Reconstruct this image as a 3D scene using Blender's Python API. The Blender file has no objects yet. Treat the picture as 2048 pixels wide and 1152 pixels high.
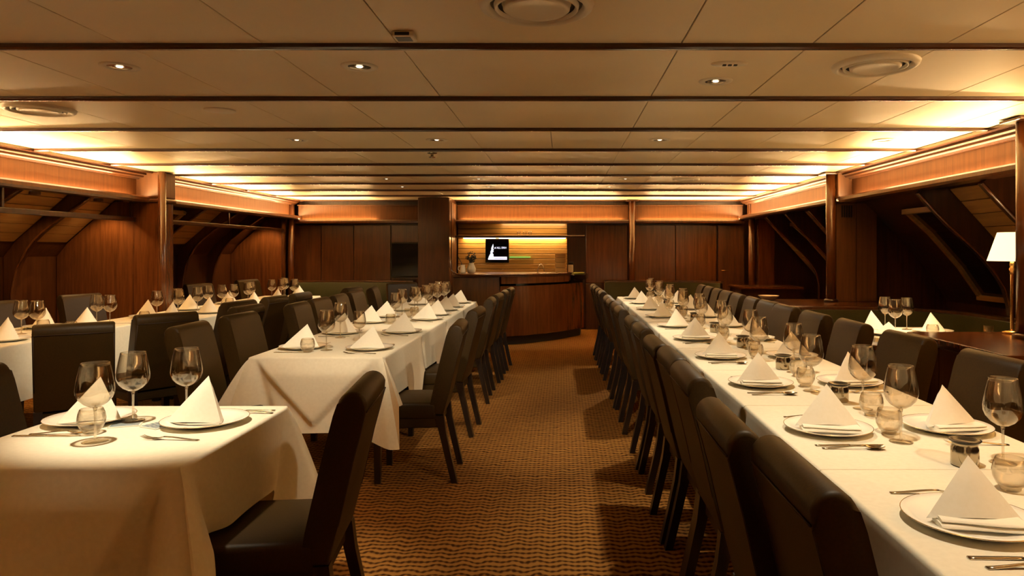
import bpy, bmesh, math, random
from mathutils import Vector, Matrix

random.seed(7)
sc = bpy.context.scene
COL = sc.collection
PI = math.pi

# ------------------------------------------------------------------ camera, world, exposure
CAM_Z = 1.37
cam_d = bpy.data.cameras.new('camera')
cam_d.sensor_width = 36.0
cam_d.lens = 1400.0 / 2048.0 * 36.0
cam_d.shift_x = -101.0 / 2048.0
cam_d.shift_y = -76.0 / 2048.0
cam_d.clip_start = 0.05
cam = bpy.data.objects.new('camera', cam_d)
COL.objects.link(cam)
cam.location = (0, 0, CAM_Z)
cam.rotation_euler = (PI / 2, 0, 0)
sc.camera = cam

world = bpy.data.worlds.new('world')
sc.world = world
world.use_nodes = True
world.node_tree.nodes['Background'].inputs[0].default_value = (0.05, 0.03, 0.012, 1)
world.node_tree.nodes['Background'].inputs[1].default_value = 0.1

sc.view_settings.view_transform = 'Standard'
sc.view_settings.look = 'None'
sc.view_settings.exposure = 0.55
sc.view_settings.gamma = 1.0
sc.view_settings.use_curve_mapping = False
sc.cycles.use_denoising = True
sc.cycles.max_bounces = 7
sc.cycles.diffuse_bounces = 4
sc.cycles.glossy_bounces = 3
sc.cycles.transparent_max_bounces = 24
sc.cycles.caustics_reflective = False
sc.cycles.caustics_refractive = False

SPOT_COL = (1.0, 0.83, 0.57)
COVE_COL = (1.0, 0.63, 0.27)
SPOT_W = 57.0
COVE_W = 23.0        # per metre of cove light
COVE_E = 70.0
CEIL_Z = 2.22

# ------------------------------------------------------------------ materials
MATS = {}


def new_mat(name):
    m = bpy.data.materials.new(name)
    m.use_nodes = True
    nt = m.node_tree
    b = nt.nodes['Principled BSDF']
    MATS[name] = m
    return m, nt, b


def plain(name, col, rough=0.5, metal=0.0, spec=0.5, coat=0.0, sheen=0.0, emit=None, es=0.0):
    m, nt, b = new_mat(name)
    b.inputs['Base Color'].default_value = (*col, 1)
    b.inputs['Roughness'].default_value = rough
    b.inputs['Metallic'].default_value = metal
    b.inputs['Specular IOR Level'].default_value = spec
    b.inputs['Coat Weight'].default_value = coat
    b.inputs['Coat Roughness'].default_value = 0.12
    b.inputs['Sheen Weight'].default_value = sheen
    if emit:
        b.inputs['Emission Color'].default_value = (*emit, 1)
        b.inputs['Emission Strength'].default_value = es
    return m


def nd(nt, kind, **kw):
    n = nt.nodes.new(kind)
    for k, v in kw.items():
        setattr(n, k, v)
    return n


def wood(name, c1, c2, rough=0.3, coat=0.5, scale=(14, 14, 0.9), detail=5):
    m, nt, b = new_mat(name)
    tc = nd(nt, 'ShaderNodeTexCoord')
    mp = nd(nt, 'ShaderNodeMapping')
    mp.inputs['Scale'].default_value = scale
    nz = nd(nt, 'ShaderNodeTexNoise')
    nz.inputs['Scale'].default_value = 2.2
    nz.inputs['Detail'].default_value = detail
    nz.inputs['Roughness'].default_value = 0.62
    rp = nd(nt, 'ShaderNodeValToRGB')
    rp.color_ramp.elements[0].position = 0.3
    rp.color_ramp.elements[0].color = (*c1, 1)
    rp.color_ramp.elements[1].position = 0.72
    rp.color_ramp.elements[1].color = (*c2, 1)
    nt.links.new(tc.outputs['Object'], mp.inputs[0])
    nt.links.new(mp.outputs[0], nz.inputs['Vector'])
    nt.links.new(nz.outputs[0], rp.inputs[0])
    nt.links.new(rp.outputs[0], b.inputs['Base Color'])
    bp = nd(nt, 'ShaderNodeBump')
    bp.inputs['Strength'].default_value = 0.05
    bp.inputs['Distance'].default_value = 0.01
    nt.links.new(nz.outputs[0], bp.inputs['Height'])
    nt.links.new(bp.outputs[0], b.inputs['Normal'])
    b.inputs['Roughness'].default_value = rough
    b.inputs['Coat Weight'].default_value = coat
    b.inputs['Coat Roughness'].default_value = 0.15
    return m


def noisy(name, c1, c2, rough, scale, bump=0.1, dist=0.004, detail=4, coat=0.0, sheen=0.0, spec=0.5):
    m, nt, b = new_mat(name)
    tc = nd(nt, 'ShaderNodeTexCoord')
    nz = nd(nt, 'ShaderNodeTexNoise')
    nz.inputs['Scale'].default_value = scale
    nz.inputs['Detail'].default_value = detail
    rp = nd(nt, 'ShaderNodeValToRGB')
    rp.color_ramp.elements[0].position = 0.35
    rp.color_ramp.elements[0].color = (*c1, 1)
    rp.color_ramp.elements[1].position = 0.65
    rp.color_ramp.elements[1].color = (*c2, 1)
    nt.links.new(tc.outputs['Object'], nz.inputs['Vector'])
    nt.links.new(nz.outputs[0], rp.inputs[0])
    nt.links.new(rp.outputs[0], b.inputs['Base Color'])
    bp = nd(nt, 'ShaderNodeBump')
    bp.inputs['Strength'].default_value = bump
    bp.inputs['Distance'].default_value = dist
    nt.links.new(nz.outputs[0], bp.inputs['Height'])
    nt.links.new(bp.outputs[0], b.inputs['Normal'])
    b.inputs['Roughness'].default_value = rough
    b.inputs['Coat Weight'].default_value = coat
    b.inputs['Sheen Weight'].default_value = sheen
    b.inputs['Specular IOR Level'].default_value = spec
    return m


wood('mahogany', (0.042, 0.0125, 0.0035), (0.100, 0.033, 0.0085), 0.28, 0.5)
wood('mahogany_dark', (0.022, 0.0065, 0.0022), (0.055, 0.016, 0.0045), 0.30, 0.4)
wood('mahogany_lit', (0.085, 0.030, 0.008), (0.150, 0.058, 0.017), 0.42, 0.0)  # lighter copy of mahogany, its lit look is put into the colour
wood('mahogany_red', (0.072, 0.021, 0.005), (0.145, 0.047, 0.012), 0.24, 0.5)
wood('slat_wood', (0.36, 0.19, 0.045), (0.55, 0.31, 0.085), 0.35, 0.3, scale=(0.9, 14, 14))
wood('trim_wood', (0.040, 0.012, 0.004), (0.085, 0.026, 0.008), 0.22, 0.5, scale=(0.9, 14, 14))
wood('lining_wood', (0.34, 0.17, 0.05), (0.50, 0.27, 0.08), 0.4, 0.2, scale=(14, 0.9, 14))
wood('leg_wood', (0.009, 0.004, 0.002), (0.02, 0.009, 0.004), 0.35, 0.3)
wood('leg_wood_red', (0.10, 0.028, 0.009), (0.17, 0.05, 0.015), 0.35, 0.3)
noisy('ceiling_paint', (0.76, 0.60, 0.35), (0.80, 0.64, 0.39), 0.45, 1.2, 0.02)
noisy('leather', (0.029, 0.0155, 0.0026), (0.039, 0.0205, 0.0036), 0.50, 160.0, 0.10, 0.002, spec=0.25)
noisy('leather_green', (0.035, 0.036, 0.010), (0.05, 0.05, 0.014), 0.42, 120.0, 0.10, 0.002)
plain('stitch', (0.03, 0.014, 0.006), 0.6)
noisy('linen', (0.84, 0.78, 0.63), (0.88, 0.82, 0.67), 0.85, 60.0, 0.06, 0.002, sheen=0.1, spec=0.2)
noisy('napkin_linen', (0.88, 0.83, 0.70), (0.90, 0.85, 0.73), 0.85, 90.0, 0.08, 0.002, sheen=0.1, spec=0.2)
plain('china', (0.88, 0.85, 0.77), 0.22, spec=0.35)
plain('gold_rim', (0.55, 0.38, 0.14), 0.25, metal=1.0)
plain('steel', (0.50, 0.43, 0.31), 0.2, metal=1.0)
plain('votive_metal', (0.42, 0.36, 0.26), 0.16, metal=1.0)
plain('votive_dark', (0.018, 0.015, 0.010), 0.25)
plain('brass', (0.75, 0.45, 0.16), 0.2, metal=1.0)
plain('fixture_white', (0.72, 0.62, 0.44), 0.4)
plain('fixture_dark', (0.03, 0.02, 0.012), 0.4)
plain('black_gloss', (0.004, 0.004, 0.004), 0.12)
plain('black_matte', (0.008, 0.007, 0.005), 0.6)
plain('ceramic', (0.66, 0.60, 0.44), 0.3)
plain('foliage_dark', (0.020, 0.020, 0.018), 0.6)
plain('paper_white', (0.8, 0.78, 0.7), 0.7)
plain('green_mat', (0.20, 0.22, 0.04), 0.6)
plain('plinth_dark', (0.01, 0.008, 0.006), 0.5)
plain('led', (1, 0.8, 0.5), 0.5, emit=COVE_COL, es=COVE_E)
plain('bulb', (1, 0.95, 0.85), 0.3, emit=(1.0, 0.9, 0.7), es=1.3)
plain('screen_white', (0.8, 0.8, 0.9), 0.4, emit=(0.80, 0.84, 1.0), es=0.9)
plain('screen_grey', (0.5, 0.5, 0.7), 0.4, emit=(0.42, 0.46, 0.72), es=0.8)
plain('green_led', (0.1, 0.6, 0.2), 0.4, emit=(0.12, 0.65, 0.14), es=0.9)
plain('lamp_shade_cloth', (0.85, 0.75, 0.55), 0.8, emit=(1.0, 0.78, 0.42), es=1.25)
plain('window_dark', (0.004, 0.004, 0.004), 0.05, coat=1.0)


def card_material():
    m, nt, b = new_mat('printed_card')
    tc = nd(nt, 'ShaderNodeTexCoord')
    wv = nd(nt, 'ShaderNodeTexWave')
    wv.bands_direction = 'Y'
    wv.inputs['Scale'].default_value = 20
    wv.inputs['Distortion'].default_value = 6
    rp = nd(nt, 'ShaderNodeValToRGB')
    rp.color_ramp.elements[0].color = (0.42, 0.44, 0.42, 1)
    rp.color_ramp.elements[1].color = (0.07, 0.15, 0.22, 1)
    nt.links.new(tc.outputs['Object'], wv.inputs['Vector'])
    nt.links.new(wv.outputs[1], rp.inputs[0])
    nt.links.new(rp.outputs[0], b.inputs['Base Color'])
    b.inputs['Roughness'].default_value = 0.5


card_material()


def glass_material(name, clear, edge, base, rim, power):
    """thin clear glass: more reflection and a darker tint where the wall is seen edge-on"""
    m, nt, b = new_mat(name)
    nt.nodes.remove(b)
    out = nt.nodes['Material Output']
    tr = nd(nt, 'ShaderNodeBsdfTransparent')
    gl = nd(nt, 'ShaderNodeBsdfGlossy')
    gl.inputs['Roughness'].default_value = 0.02
    gl.inputs['Color'].default_value = (1, 0.97, 0.9, 1)
    lw = nd(nt, 'ShaderNodeLayerWeight')
    lw.inputs['Blend'].default_value = 0.5
    pw = nd(nt, 'ShaderNodeMath', operation='POWER')
    nt.links.new(lw.outputs['Facing'], pw.inputs[0])
    pw.inputs[1].default_value = power
    ma = nd(nt, 'ShaderNodeMath', operation='MULTIPLY_ADD')
    nt.links.new(pw.outputs[0], ma.inputs[0])
    ma.inputs[1].default_value = rim
    ma.inputs[2].default_value = base
    cm = nd(nt, 'ShaderNodeMix', data_type='RGBA')
    nt.links.new(pw.outputs[0], cm.inputs['Factor'])
    cm.inputs[6].default_value = (*clear, 1)
    cm.inputs[7].default_value = (*edge, 1)
    nt.links.new(cm.outputs[2], tr.inputs[0])
    mx = nd(nt, 'ShaderNodeMixShader')
    nt.links.new(ma.outputs[0], mx.inputs[0])
    nt.links.new(tr.outputs[0], mx.inputs[1])
    nt.links.new(gl.outputs[0], mx.inputs[2])
    nt.links.new(mx.outputs[0], out.inputs['Surface'])


glass_material('glass_thin', (0.95, 0.93, 0.89), (0.42, 0.34, 0.24), 0.085, 0.75, 2.6)
glass_material('glass_stem', (0.90, 0.87, 0.80), (0.55, 0.48, 0.38), 0.32, 0.5, 2.0)
glass_material('glass_thick', (0.95, 0.93, 0.88), (0.62, 0.55, 0.45), 0.10, 0.70, 3.5)


def carpet_material():
    m, nt, b = new_mat('carpet')
    tc = nd(nt, 'ShaderNodeTexCoord')
    sx = nd(nt, 'ShaderNodeSeparateXYZ')
    nz0 = nd(nt, 'ShaderNodeTexNoise')
    nz0.inputs['Scale'].default_value = 9
    nz0.inputs['Detail'].default_value = 2

    def math_n(op, a, b_=None, c=None):
        n = nd(nt, 'ShaderNodeMath', operation=op)
        for i, v in enumerate((a, b_, c)):
            if v is None:
                continue
            if isinstance(v, (int, float)):
                n.inputs[i].default_value = v
            else:
                nt.links.new(v, n.inputs[i])
        return n.outputs[0]
    nt.links.new(tc.outputs['Object'], sx.inputs[0])
    nt.links.new(tc.outputs['Object'], nz0.inputs['Vector'])
    x, y = sx.outputs[0], sx.outputs[1]
    wob = math_n('MULTIPLY', math_n('SUBTRACT', nz0.outputs[0], 0.5), 1.5)
    # rows that step half a pitch between neighbouring ribs
    xs = math_n('PINGPONG', math_n('MULTIPLY', x, 1 / 0.055), 1.0)
    xs = math_n('SMOOTH_MIN', xs, 0.9, 0.2)
    ph = math_n('ADD', math_n('MULTIPLY', y, 1 / 0.043), math_n('MULTIPLY', xs, 0.42))
    ph = math_n('ADD', ph, wob)
    s1 = math_n('SINE', math_n('MULTIPLY', ph, 2 * PI))
    s2 = math_n('COSINE', math_n('MULTIPLY', x, 2 * PI / 0.0275))
    v = math_n('ADD', math_n('MULTIPLY', s1, 0.75), math_n('MULTIPLY', s2, 0.22))
    fine = nd(nt, 'ShaderNodeTexNoise')
    fine.inputs['Scale'].default_value = 260
    nt.links.new(tc.outputs['Object'], fine.inputs['Vector'])
    v = math_n('ADD', v, math_n('MULTIPLY', math_n('SUBTRACT', fine.outputs[0], 0.5), 0.9))
    v = math_n('MULTIPLY_ADD', v, 0.5, 0.5)
    rp = nd(nt, 'ShaderNodeValToRGB')
    rp.color_ramp.elements[0].position = 0.12
    rp.color_ramp.elements[0].color = (0.062, 0.019, 0.004, 1)
    rp.color_ramp.elements[1].position = 0.62
    rp.color_ramp.elements[1].color = (0.40, 0.185, 0.042, 1)
    nt.links.new(v, rp.inputs[0])
    nt.links.new(rp.outputs[0], b.inputs['Base Color'])
    bp = nd(nt, 'ShaderNodeBump')
    bp.inputs['Strength'].default_value = 0.6
    bp.inputs['Distance'].default_value = 0.006
    nt.links.new(v, bp.inputs['Height'])
    nt.links.new(bp.outputs[0], b.inputs['Normal'])
    b.inputs['Roughness'].default_value = 0.95
    b.inputs['Specular IOR Level'].default_value = 0.1


carpet_material()

# ------------------------------------------------------------------ object helpers


def link(o, parent=None):
    COL.objects.link(o)
    if parent is not None:
        o.parent = parent
    return o


def mesh_from_bm(bm, mat, smooth=False, name='m'):
    me = bpy.data.meshes.new(name)
    bmesh.ops.recalc_face_normals(bm, faces=bm.faces[:])
    bm.to_mesh(me)
    bm.free()
    if smooth:
        for p in me.polygons:
            p.use_smooth = True
    if mat:
        me.materials.append(MATS[mat])
    return me


def ob(name, me, parent=None, loc=(0, 0, 0), rz=0.0, scale=None):
    o = bpy.data.objects.new(name, me)
    link(o, parent)
    o.location = loc
    o.rotation_euler = (0, 0, rz)
    if scale:
        o.scale = scale
    return o


def thing(name, label, cat, loc=(0, 0, 0), rz=0.0, group=None):
    o = bpy.data.objects.new(name, None)
    o.empty_display_size = 0.1
    link(o)
    o.location = loc
    o.rotation_euler = (0, 0, rz)
    return tag(o, label, cat, group)


def tag(o, label, cat, group=None):
    o['label'] = label
    o['category'] = cat
    if group:
        o['group'] = group
    return o


def struct(o, label=None, cat=None):
    o['kind'] = 'structure'
    if label:
        o['label'] = label
    if cat:
        o['category'] = cat
    return o


def dup(root, label, loc, rz, group=None, scale=None):
    r = root.copy()
    COL.objects.link(r)
    r.location = loc
    r.rotation_euler = (0, 0, rz)
    r['label'] = label
    if group:
        r['group'] = group
    if scale:
        r.scale = scale
    for ch in root.children:
        c = ch.copy()
        COL.objects.link(c)
        c.parent = r
        for g in ch.children:
            d = g.copy()
            COL.objects.link(d)
            d.parent = c
    return r


class Maker:
    """first call returns the prototype itself, later calls copies of it"""

    def __init__(self, build):
        self.build = build
        self.proto = None

    def __call__(self, label, loc, rz=0.0, group=None, scale=None):
        if self.proto is None:
            self.proto = self.build()
            o = self.proto
            o.location = loc
            o.rotation_euler = (0, 0, rz)
            o['label'] = label
            if group:
                o['group'] = group
            if scale:
                o.scale = scale
            return o
        return dup(self.proto, label, loc, rz, group, scale or (1, 1, 1))


def add_box(bm, x0, x1, y0, y1, z0, z1, bevel=0.0, seg=2):
    vs = [bm.verts.new((x, y, z)) for z in (z0, z1) for x, y in ((x0, y0), (x1, y0), (x1, y1), (x0, y1))]
    fs = [(0, 1, 2, 3), (4, 5, 6, 7), (0, 1, 5, 4), (1, 2, 6, 5), (2, 3, 7, 6), (3, 0, 4, 7)]
    faces = [bm.faces.new([vs[i] for i in f]) for f in fs]
    if bevel > 0:
        ed = list({e for f in faces for e in f.edges})
        bmesh.ops.bevel(bm, geom=ed, offset=bevel, segments=seg, profile=0.5, affect='EDGES')
    return bm


def box_mesh(x0, x1, y0, y1, z0, z1, mat, bevel=0.0, seg=2, smooth=False):
    bm = bmesh.new()
    add_box(bm, x0, x1, y0, y1, z0, z1, bevel, seg)
    return mesh_from_bm(bm, mat, smooth)


def add_prism(bm, pts, ax, a0, a1, bevel=0.0, seg=2):
    """extrude polygon pts along axis ax ('x','y','z') from a0 to a1; pts are the two other coordinates in order"""
    def mk(p, a):
        if ax == 'x':
            return (a, p[0], p[1])
        if ax == 'y':
            return (p[0], a, p[1])
        return (p[0], p[1], a)
    n = len(pts)
    v0 = [bm.verts.new(mk(p, a0)) for p in pts]
    v1 = [bm.verts.new(mk(p, a1)) for p in pts]
    faces = [bm.faces.new(v0), bm.faces.new(v1)]
    for i in range(n):
        j = (i + 1) % n
        faces.append(bm.faces.new((v0[i], v0[j], v1[j], v1[i])))
    if bevel > 0:
        ed = list({e for f in faces[:2] for e in f.edges})
        bmesh.ops.bevel(bm, geom=ed, offset=bevel, segments=seg, profile=0.5, affect='EDGES')
    return bm


def prism_mesh(pts, ax, a0, a1, mat, bevel=0.0, seg=2, smooth=False):
    bm = bmesh.new()
    add_prism(bm, pts, ax, a0, a1, bevel, seg)
    return mesh_from_bm(bm, mat, smooth)


def add_lathe(bm, prof, n=24, cx=0, cy=0, cap0=False, cap1=False):
    rings = []
    for r, z in prof:
        if r < 1e-5:
            rings.append([bm.verts.new((cx, cy, z))])
        else:
            rings.append([bm.verts.new((cx + r * math.cos(2 * PI * i / n), cy + r * math.sin(2 * PI * i / n), z)) for i in range(n)])
    for a, b in zip(rings, rings[1:]):
        for i in range(n):
            j = (i + 1) % n
            if len(a) == 1 and len(b) == 1:
                continue
            if len(a) == 1:
                bm.faces.new((a[0], b[i], b[j]))
            elif len(b) == 1:
                bm.faces.new((a[i], a[j], b[0]))
            else:
                bm.faces.new((a[i], a[j], b[j], b[i]))
    if cap0 and len(rings[0]) > 1:
        bm.faces.new(rings[0])
    if cap1 and len(rings[-1]) > 1:
        bm.faces.new(rings[-1])
    return bm


def lathe_mesh(prof, mat, n=24, smooth=True, cap0=False, cap1=False):
    bm = bmesh.new()
    add_lathe(bm, prof, n, 0, 0, cap0, cap1)
    me = mesh_from_bm(bm, mat, smooth)
    return me


def add_tube(bm, pts, rad, n=8, caps=True):
    pts = [Vector(p) for p in pts]
    rings = []
    for i, p in enumerate(pts):
        a = pts[max(i - 1, 0)]
        b = pts[min(i + 1, len(pts) - 1)]
        t = (b - a).normalized()
        up = Vector((0, 0, 1)) if abs(t.z) < 0.9 else Vector((0, 1, 0))
        u = t.cross(up).normalized()
        w = u.cross(t).normalized()
        r = rad[i] if isinstance(rad, (list, tuple)) else rad
        rings.append([bm.verts.new(p + u * (r * math.cos(2 * PI * k / n)) + w * (r * math.sin(2 * PI * k / n))) for k in range(n)])
    for a, b in zip(rings, rings[1:]):
        for i in range(n):
            j = (i + 1) % n
            bm.faces.new((a[i], a[j], b[j], b[i]))
    if caps:
        bm.faces.new(rings[0])
        bm.faces.new(rings[-1])
    return bm


def tube_mesh(pts, rad, mat, n=8):
    bm = bmesh.new()
    add_tube(bm, pts, rad, n)
    return mesh_from_bm(bm, mat, True)


def smooth_by_angle(me, deg=40):
    for p in me.polygons:
        p.use_smooth = True
    try:
        me.set_sharp_from_angle(angle=math.radians(deg))
    except Exception:
        pass
    return me


ORD = ['nearest', 'second', 'third', 'fourth', 'fifth', 'sixth', 'seventh', 'eighth', 'ninth', 'tenth', 'eleventh',
       'twelfth', 'thirteenth', 'fourteenth', 'fifteenth', 'sixteenth', 'seventeenth', 'eighteenth', 'nineteenth', 'twentieth']


def nth(i):
    return ORD[i] if i == 0 else ORD[i] + ' nearest'


# ------------------------------------------------------------------ the room shell
Y0, Y1 = -3.0, 12.0
XL, XR = -4.45, 2.98          # inner edges of the two side beams

struct(ob('floor', box_mesh(-6.2, 5.2, Y0, 12.4, -0.06, 0.0, 'carpet')),
       'brown and gold wavy patterned carpet covering the dining room floor', 'floor')

# --- ceiling with recessed joints between panels
ceiling = struct(ob('ceiling', box_mesh(-5.7, 4.6, Y0, 12.4, 2.236, 2.30, 'fixture_dark')),
                 'cream panelled ceiling crossed by thin mahogany strips', 'ceiling')
strips = [2.89 + 0.995 * k for k in range(-5, 10)]
jx = [-4.66, -4.12, -3.54, -2.97, -2.40, -1.82, -1.235, -0.677, 0.49, 1.03, 1.58, 2.12, 2.66, 3.16]
tile_cache = {}


def ceiling_tile(x0, x1, y0, y1):
    g = 0.0025
    w, l = x1 - x0 - 2 * g, y1 - y0 - 0.004
    key = (round(w, 3), round(l, 3))
    if key not in tile_cache:
        tile_cache[key] = box_mesh(-w / 2, w / 2, -l / 2, l / 2, 0, 0.015, 'ceiling_paint', 0.0015, 1)
    ob('ceiling_panel', tile_cache[key], ceiling, ((x0 + x1) / 2, (y0 + y1) / 2, CEIL_Z))


rows = list(zip(strips, strips[1:])) + [(strips[-1], 12.3)]
for ya, yb in rows:
    if yb < 2.0:
        ceiling_tile(jx[0], jx[-1], ya, yb)
        continue
    row_j = list(jx)
    if 4.5 < ya < 5.2:
        row_j = sorted(row_j + [-0.085])
    for xa, xb in zip(row_j, row_j[1:]):
        ceiling_tile(xa, xb, ya, yb)

tn = [0]


def trim(me, label, cat='trim', loc=(0, 0, 0)):
    tn[0] += 1
    return struct(ob('trim_%d' % tn[0], me, None, loc), label, cat)


strip_me = prism_mesh([(-0.015, 0.0), (0.015, 0.0), (0.015, -0.016), (0.009, -0.023), (-0.009, -0.023), (-0.015, -0.016)], 'x', XL - 0.03, XR + 0.04, 'trim_wood')
vis = [y for y in strips if y > 1.5]
for y in strips:
    k = vis.index(y) if y in vis else None
    lab = ('%s mahogany ceiling strip from the camera' % nth(k)) if k is not None else 'mahogany ceiling strip behind the camera'
    trim(strip_me, lab, 'ceiling strip', (0, y, CEIL_Z))

# --- side beams: fascia board, ledge with light strip, cornice


def cove_lamp(parent, loc, direction, length, per_m=None):
    a = bpy.data.lights.new('cove_lamp', 'AREA')
    a.shape = 'RECTANGLE'
    a.size = length
    a.size_y = 0.03
    a.energy = (per_m or COVE_W) * length
    a.color = COVE_COL
    o = bpy.data.objects.new('cove_lamp', a)
    link(o, parent)
    o.location = loc
    o.rotation_euler = Vector(direction).to_track_quat('-Z', 'Y').to_euler()
    return o


def beam(side, X, s, segs):
    """s = -1 left, +1 right (outward direction)"""
    for (ya, yb, lab) in segs:
        def prof(pts):
            return [(X + s * a, z) for a, z in pts]
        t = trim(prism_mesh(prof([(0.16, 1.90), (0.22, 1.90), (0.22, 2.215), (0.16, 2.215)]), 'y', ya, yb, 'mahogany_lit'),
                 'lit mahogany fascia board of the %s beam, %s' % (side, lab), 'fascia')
        bm = bmesh.new()
        add_prism(bm, prof([(0.02, 1.885), (0.16, 1.885), (0.16, 1.915), (0.06, 1.915), (0.055, 1.945), (0.03, 1.95), (0.012, 1.935), (0.008, 1.905)]), 'y', ya, yb)
        ob('ledge_rail', smooth_by_angle(mesh_from_bm(bm, 'mahogany'), 30), t)
        ob('light_strip', prism_mesh(prof([(0.122, 1.9155), (0.136, 1.9155), (0.136, 1.920), (0.122, 1.920)]), 'y', ya + 0.12, yb - 0.12, 'led'), t)
        ob('cornice', prism_mesh(prof([(0.16, 2.135), (0.16, 2.2185), (0.05, 2.2185), (0.05, 2.180), (0.075, 2.172), (0.080, 2.155), (0.12, 2.150), (0.13, 2.135)]), 'y', ya, yb, 'mahogany'), t)
        cove_lamp(t, (X + s * 0.10, (ya + yb) / 2, 1.93), (-s * 0.86, 0, 0.50), yb - ya - 0.4)
        ob('ceiling_edge', prism_mesh(prof([(-0.02, 2.196), (0.035, 2.196), (0.035, 2.2195), (-0.02, 2.2195)]), 'y', ya, yb, 'trim_wood'), t)


beam('left', XL, -1, [(-2.9, 3.4, 'beside the camera'), (3.4, 7.58, 'nearer bay'), (7.82, 11.95, 'farther bay')])
beam('right', XR, 1, [(-2.9, 4.38, 'beside the camera'), (4.62, 7.58, 'nearer bay'), (7.82, 11.9, 'farther bay')])

# --- hull linings (side walls): vertical part then slope up to the beam
LH = [(-5.50, 0.0), (-5.50, 1.30), (-5.38, 1.46), (-4.80, 1.97), (-4.67, 2.0)]
RH = [(4.28, 0.0), (4.28, 0.80), (4.20, 0.93), (4.00, 1.22), (3.70, 1.56), (3.32, 1.90), (3.20, 1.98)]


def hull(name, pts, s, mat, label):
    outer = [(x + s * 0.04, z + (0.03 if z > 0.9 else 0)) for x, z in reversed(pts)]
    return struct(ob(name, prism_mesh(pts + outer, 'y', Y0, 12.2, mat)), label, 'wall')


wl = hull('wall_left', LH, -1, 'mahogany', 'dark mahogany hull wall behind the left tables, sloping inwards')
wr = hull('wall_right', RH, 1, 'mahogany', 'dark mahogany hull wall behind the right booths, sloping inwards')

# lining planks on the slope of the right hull between ribs (each plank a part)


def slope_planks(parent, p0, p1, ya, yb, n, s):
    (xa, za), (xb, zb) = p0, p1
    dx, dz = (xb - xa) / n, (zb - za) / n
    L = math.hypot(dx, dz)
    nx, nz = -s * abs(dz) / L, -abs(dx) / L
    for i in range(n):
        a = (xa + dx * (i + 0.03), za + dz * (i + 0.03))
        b = (xa + dx * (i + 0.97), za + dz * (i + 0.97))
        q = [a, b, (b[0] + nx * 0.012, b[1] + nz * 0.012), (a[0] + nx * 0.012, a[1] + nz * 0.012)]
        ob('lining_plank', prism_mesh(q, 'y', ya, yb, 'lining_wood'), parent)


for ya, yb in ((5.16, 5.99), (8.76, 9.56), (10.56, 11.5)):
    slope_planks(wr, (3.32, 1.90), (4.20, 0.93), ya, yb, 9, 1)
for ya, yb in ((5.1, 5.95), (6.05, 6.85), (6.95, 7.58), (9.15, 9.95)):
    slope_planks(wl, (-4.80, 1.97), (-5.38, 1.46), ya, yb, 6, -1)

# windows in the right and left hull slopes
wn = [0]


def slope_window(pts, ya, yb, s, label):
    wn[0] += 1
    p0, p1 = pts[0], pts[-1]
    off = 0.012
    q = [(x - s * off, z - off * 0.7) for x, z in pts]
    q2 = [(x - s * (off + 0.008), z - (off + 0.008) * 0.7) for x, z in reversed(pts)]
    w = struct(ob('window_%d' % wn[0], prism_mesh(q + q2, 'y', ya + 0.05, yb - 0.05, 'window_dark')), label, 'window')
    for (y_a, y_b) in ((ya, ya + 0.05), (yb - 0.05, yb)):
        q = [(x - s * 0.005, z - 0.0035) for x, z in pts]
        q2 = [(x - s * 0.045, z - 0.032) for x, z in reversed(pts)]
        ob('window_frame', prism_mesh(q + q2, 'y', y_a, y_b, 'lining_wood'), w)
    for (px, pz) in (p0, p1):
        ob('window_sill', box_mesh(px - 0.05, px + 0.03, ya, yb, pz - 0.06, pz - 0.01, 'lining_wood'), w)
    return w


RW = [(3.45, 1.785), (3.70, 1.56), (4.00, 1.22), (4.20, 0.93)]
slope_window(RW, 6.08, 7.02, 1, 'dark sloping hull window behind the table lamp booth')
slope_window(RW, 9.62, 10.48, 1, 'dark sloping hull window of the far right bay')
slope_window([(-4.9, 1.882), (-5.30, 1.53)], 8.35, 9.05, -1, 'dark sloping hull window just past the left pilaster')

# ribs: curved knees from the beam to the hull


def rib(name, side, s, curve, hullp, y, label, mat='mahogany'):
    t = thing(name, label, 'ship rib', (curve[-1][0], y, 0.0))
    ox, oz = curve[-1][0], 0.0
    inner = [(x - ox, z) for x, z in curve] + [(0.0, 0.0)]
    out = [(x - s * 0.012 - ox, max(z, 0.0)) for x, z in hullp]
    ob('web', prism_mesh(inner + out, 'y', -0.03, 0.03, mat), t)
    pts = [(x - ox, -0.032, z) for x, z in curve] + [(0.0, -0.032, 0.30)]
    ob('edge_moulding', tube_mesh(pts, 0.012, 'mahogany_red', 6), t)
    return t


def curve_pts(ctrl, n=18):
    """Catmull-Rom through control points"""
    out = []
    c = [ctrl[0]] + list(ctrl) + [ctrl[-1]]
    for i in range(1, len(c) - 2):
        p0, p1, p2, p3 = c[i - 1], c[i], c[i + 1], c[i + 2]
        m = max(2, n // (len(ctrl) - 1))
        for k in range(m):
            t = k / m
            out.append(tuple(0.5 * ((2 * b) + (-a + c_) * t + (2 * a - 5 * b + 4 * c_ - d) * t * t + (-a + 3 * b - 3 * c_ + d) * t ** 3)
                             for a, b, c_, d in zip(p0, p1, p2, p3)))
    out.append(tuple(ctrl[-1]))
    return out


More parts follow.
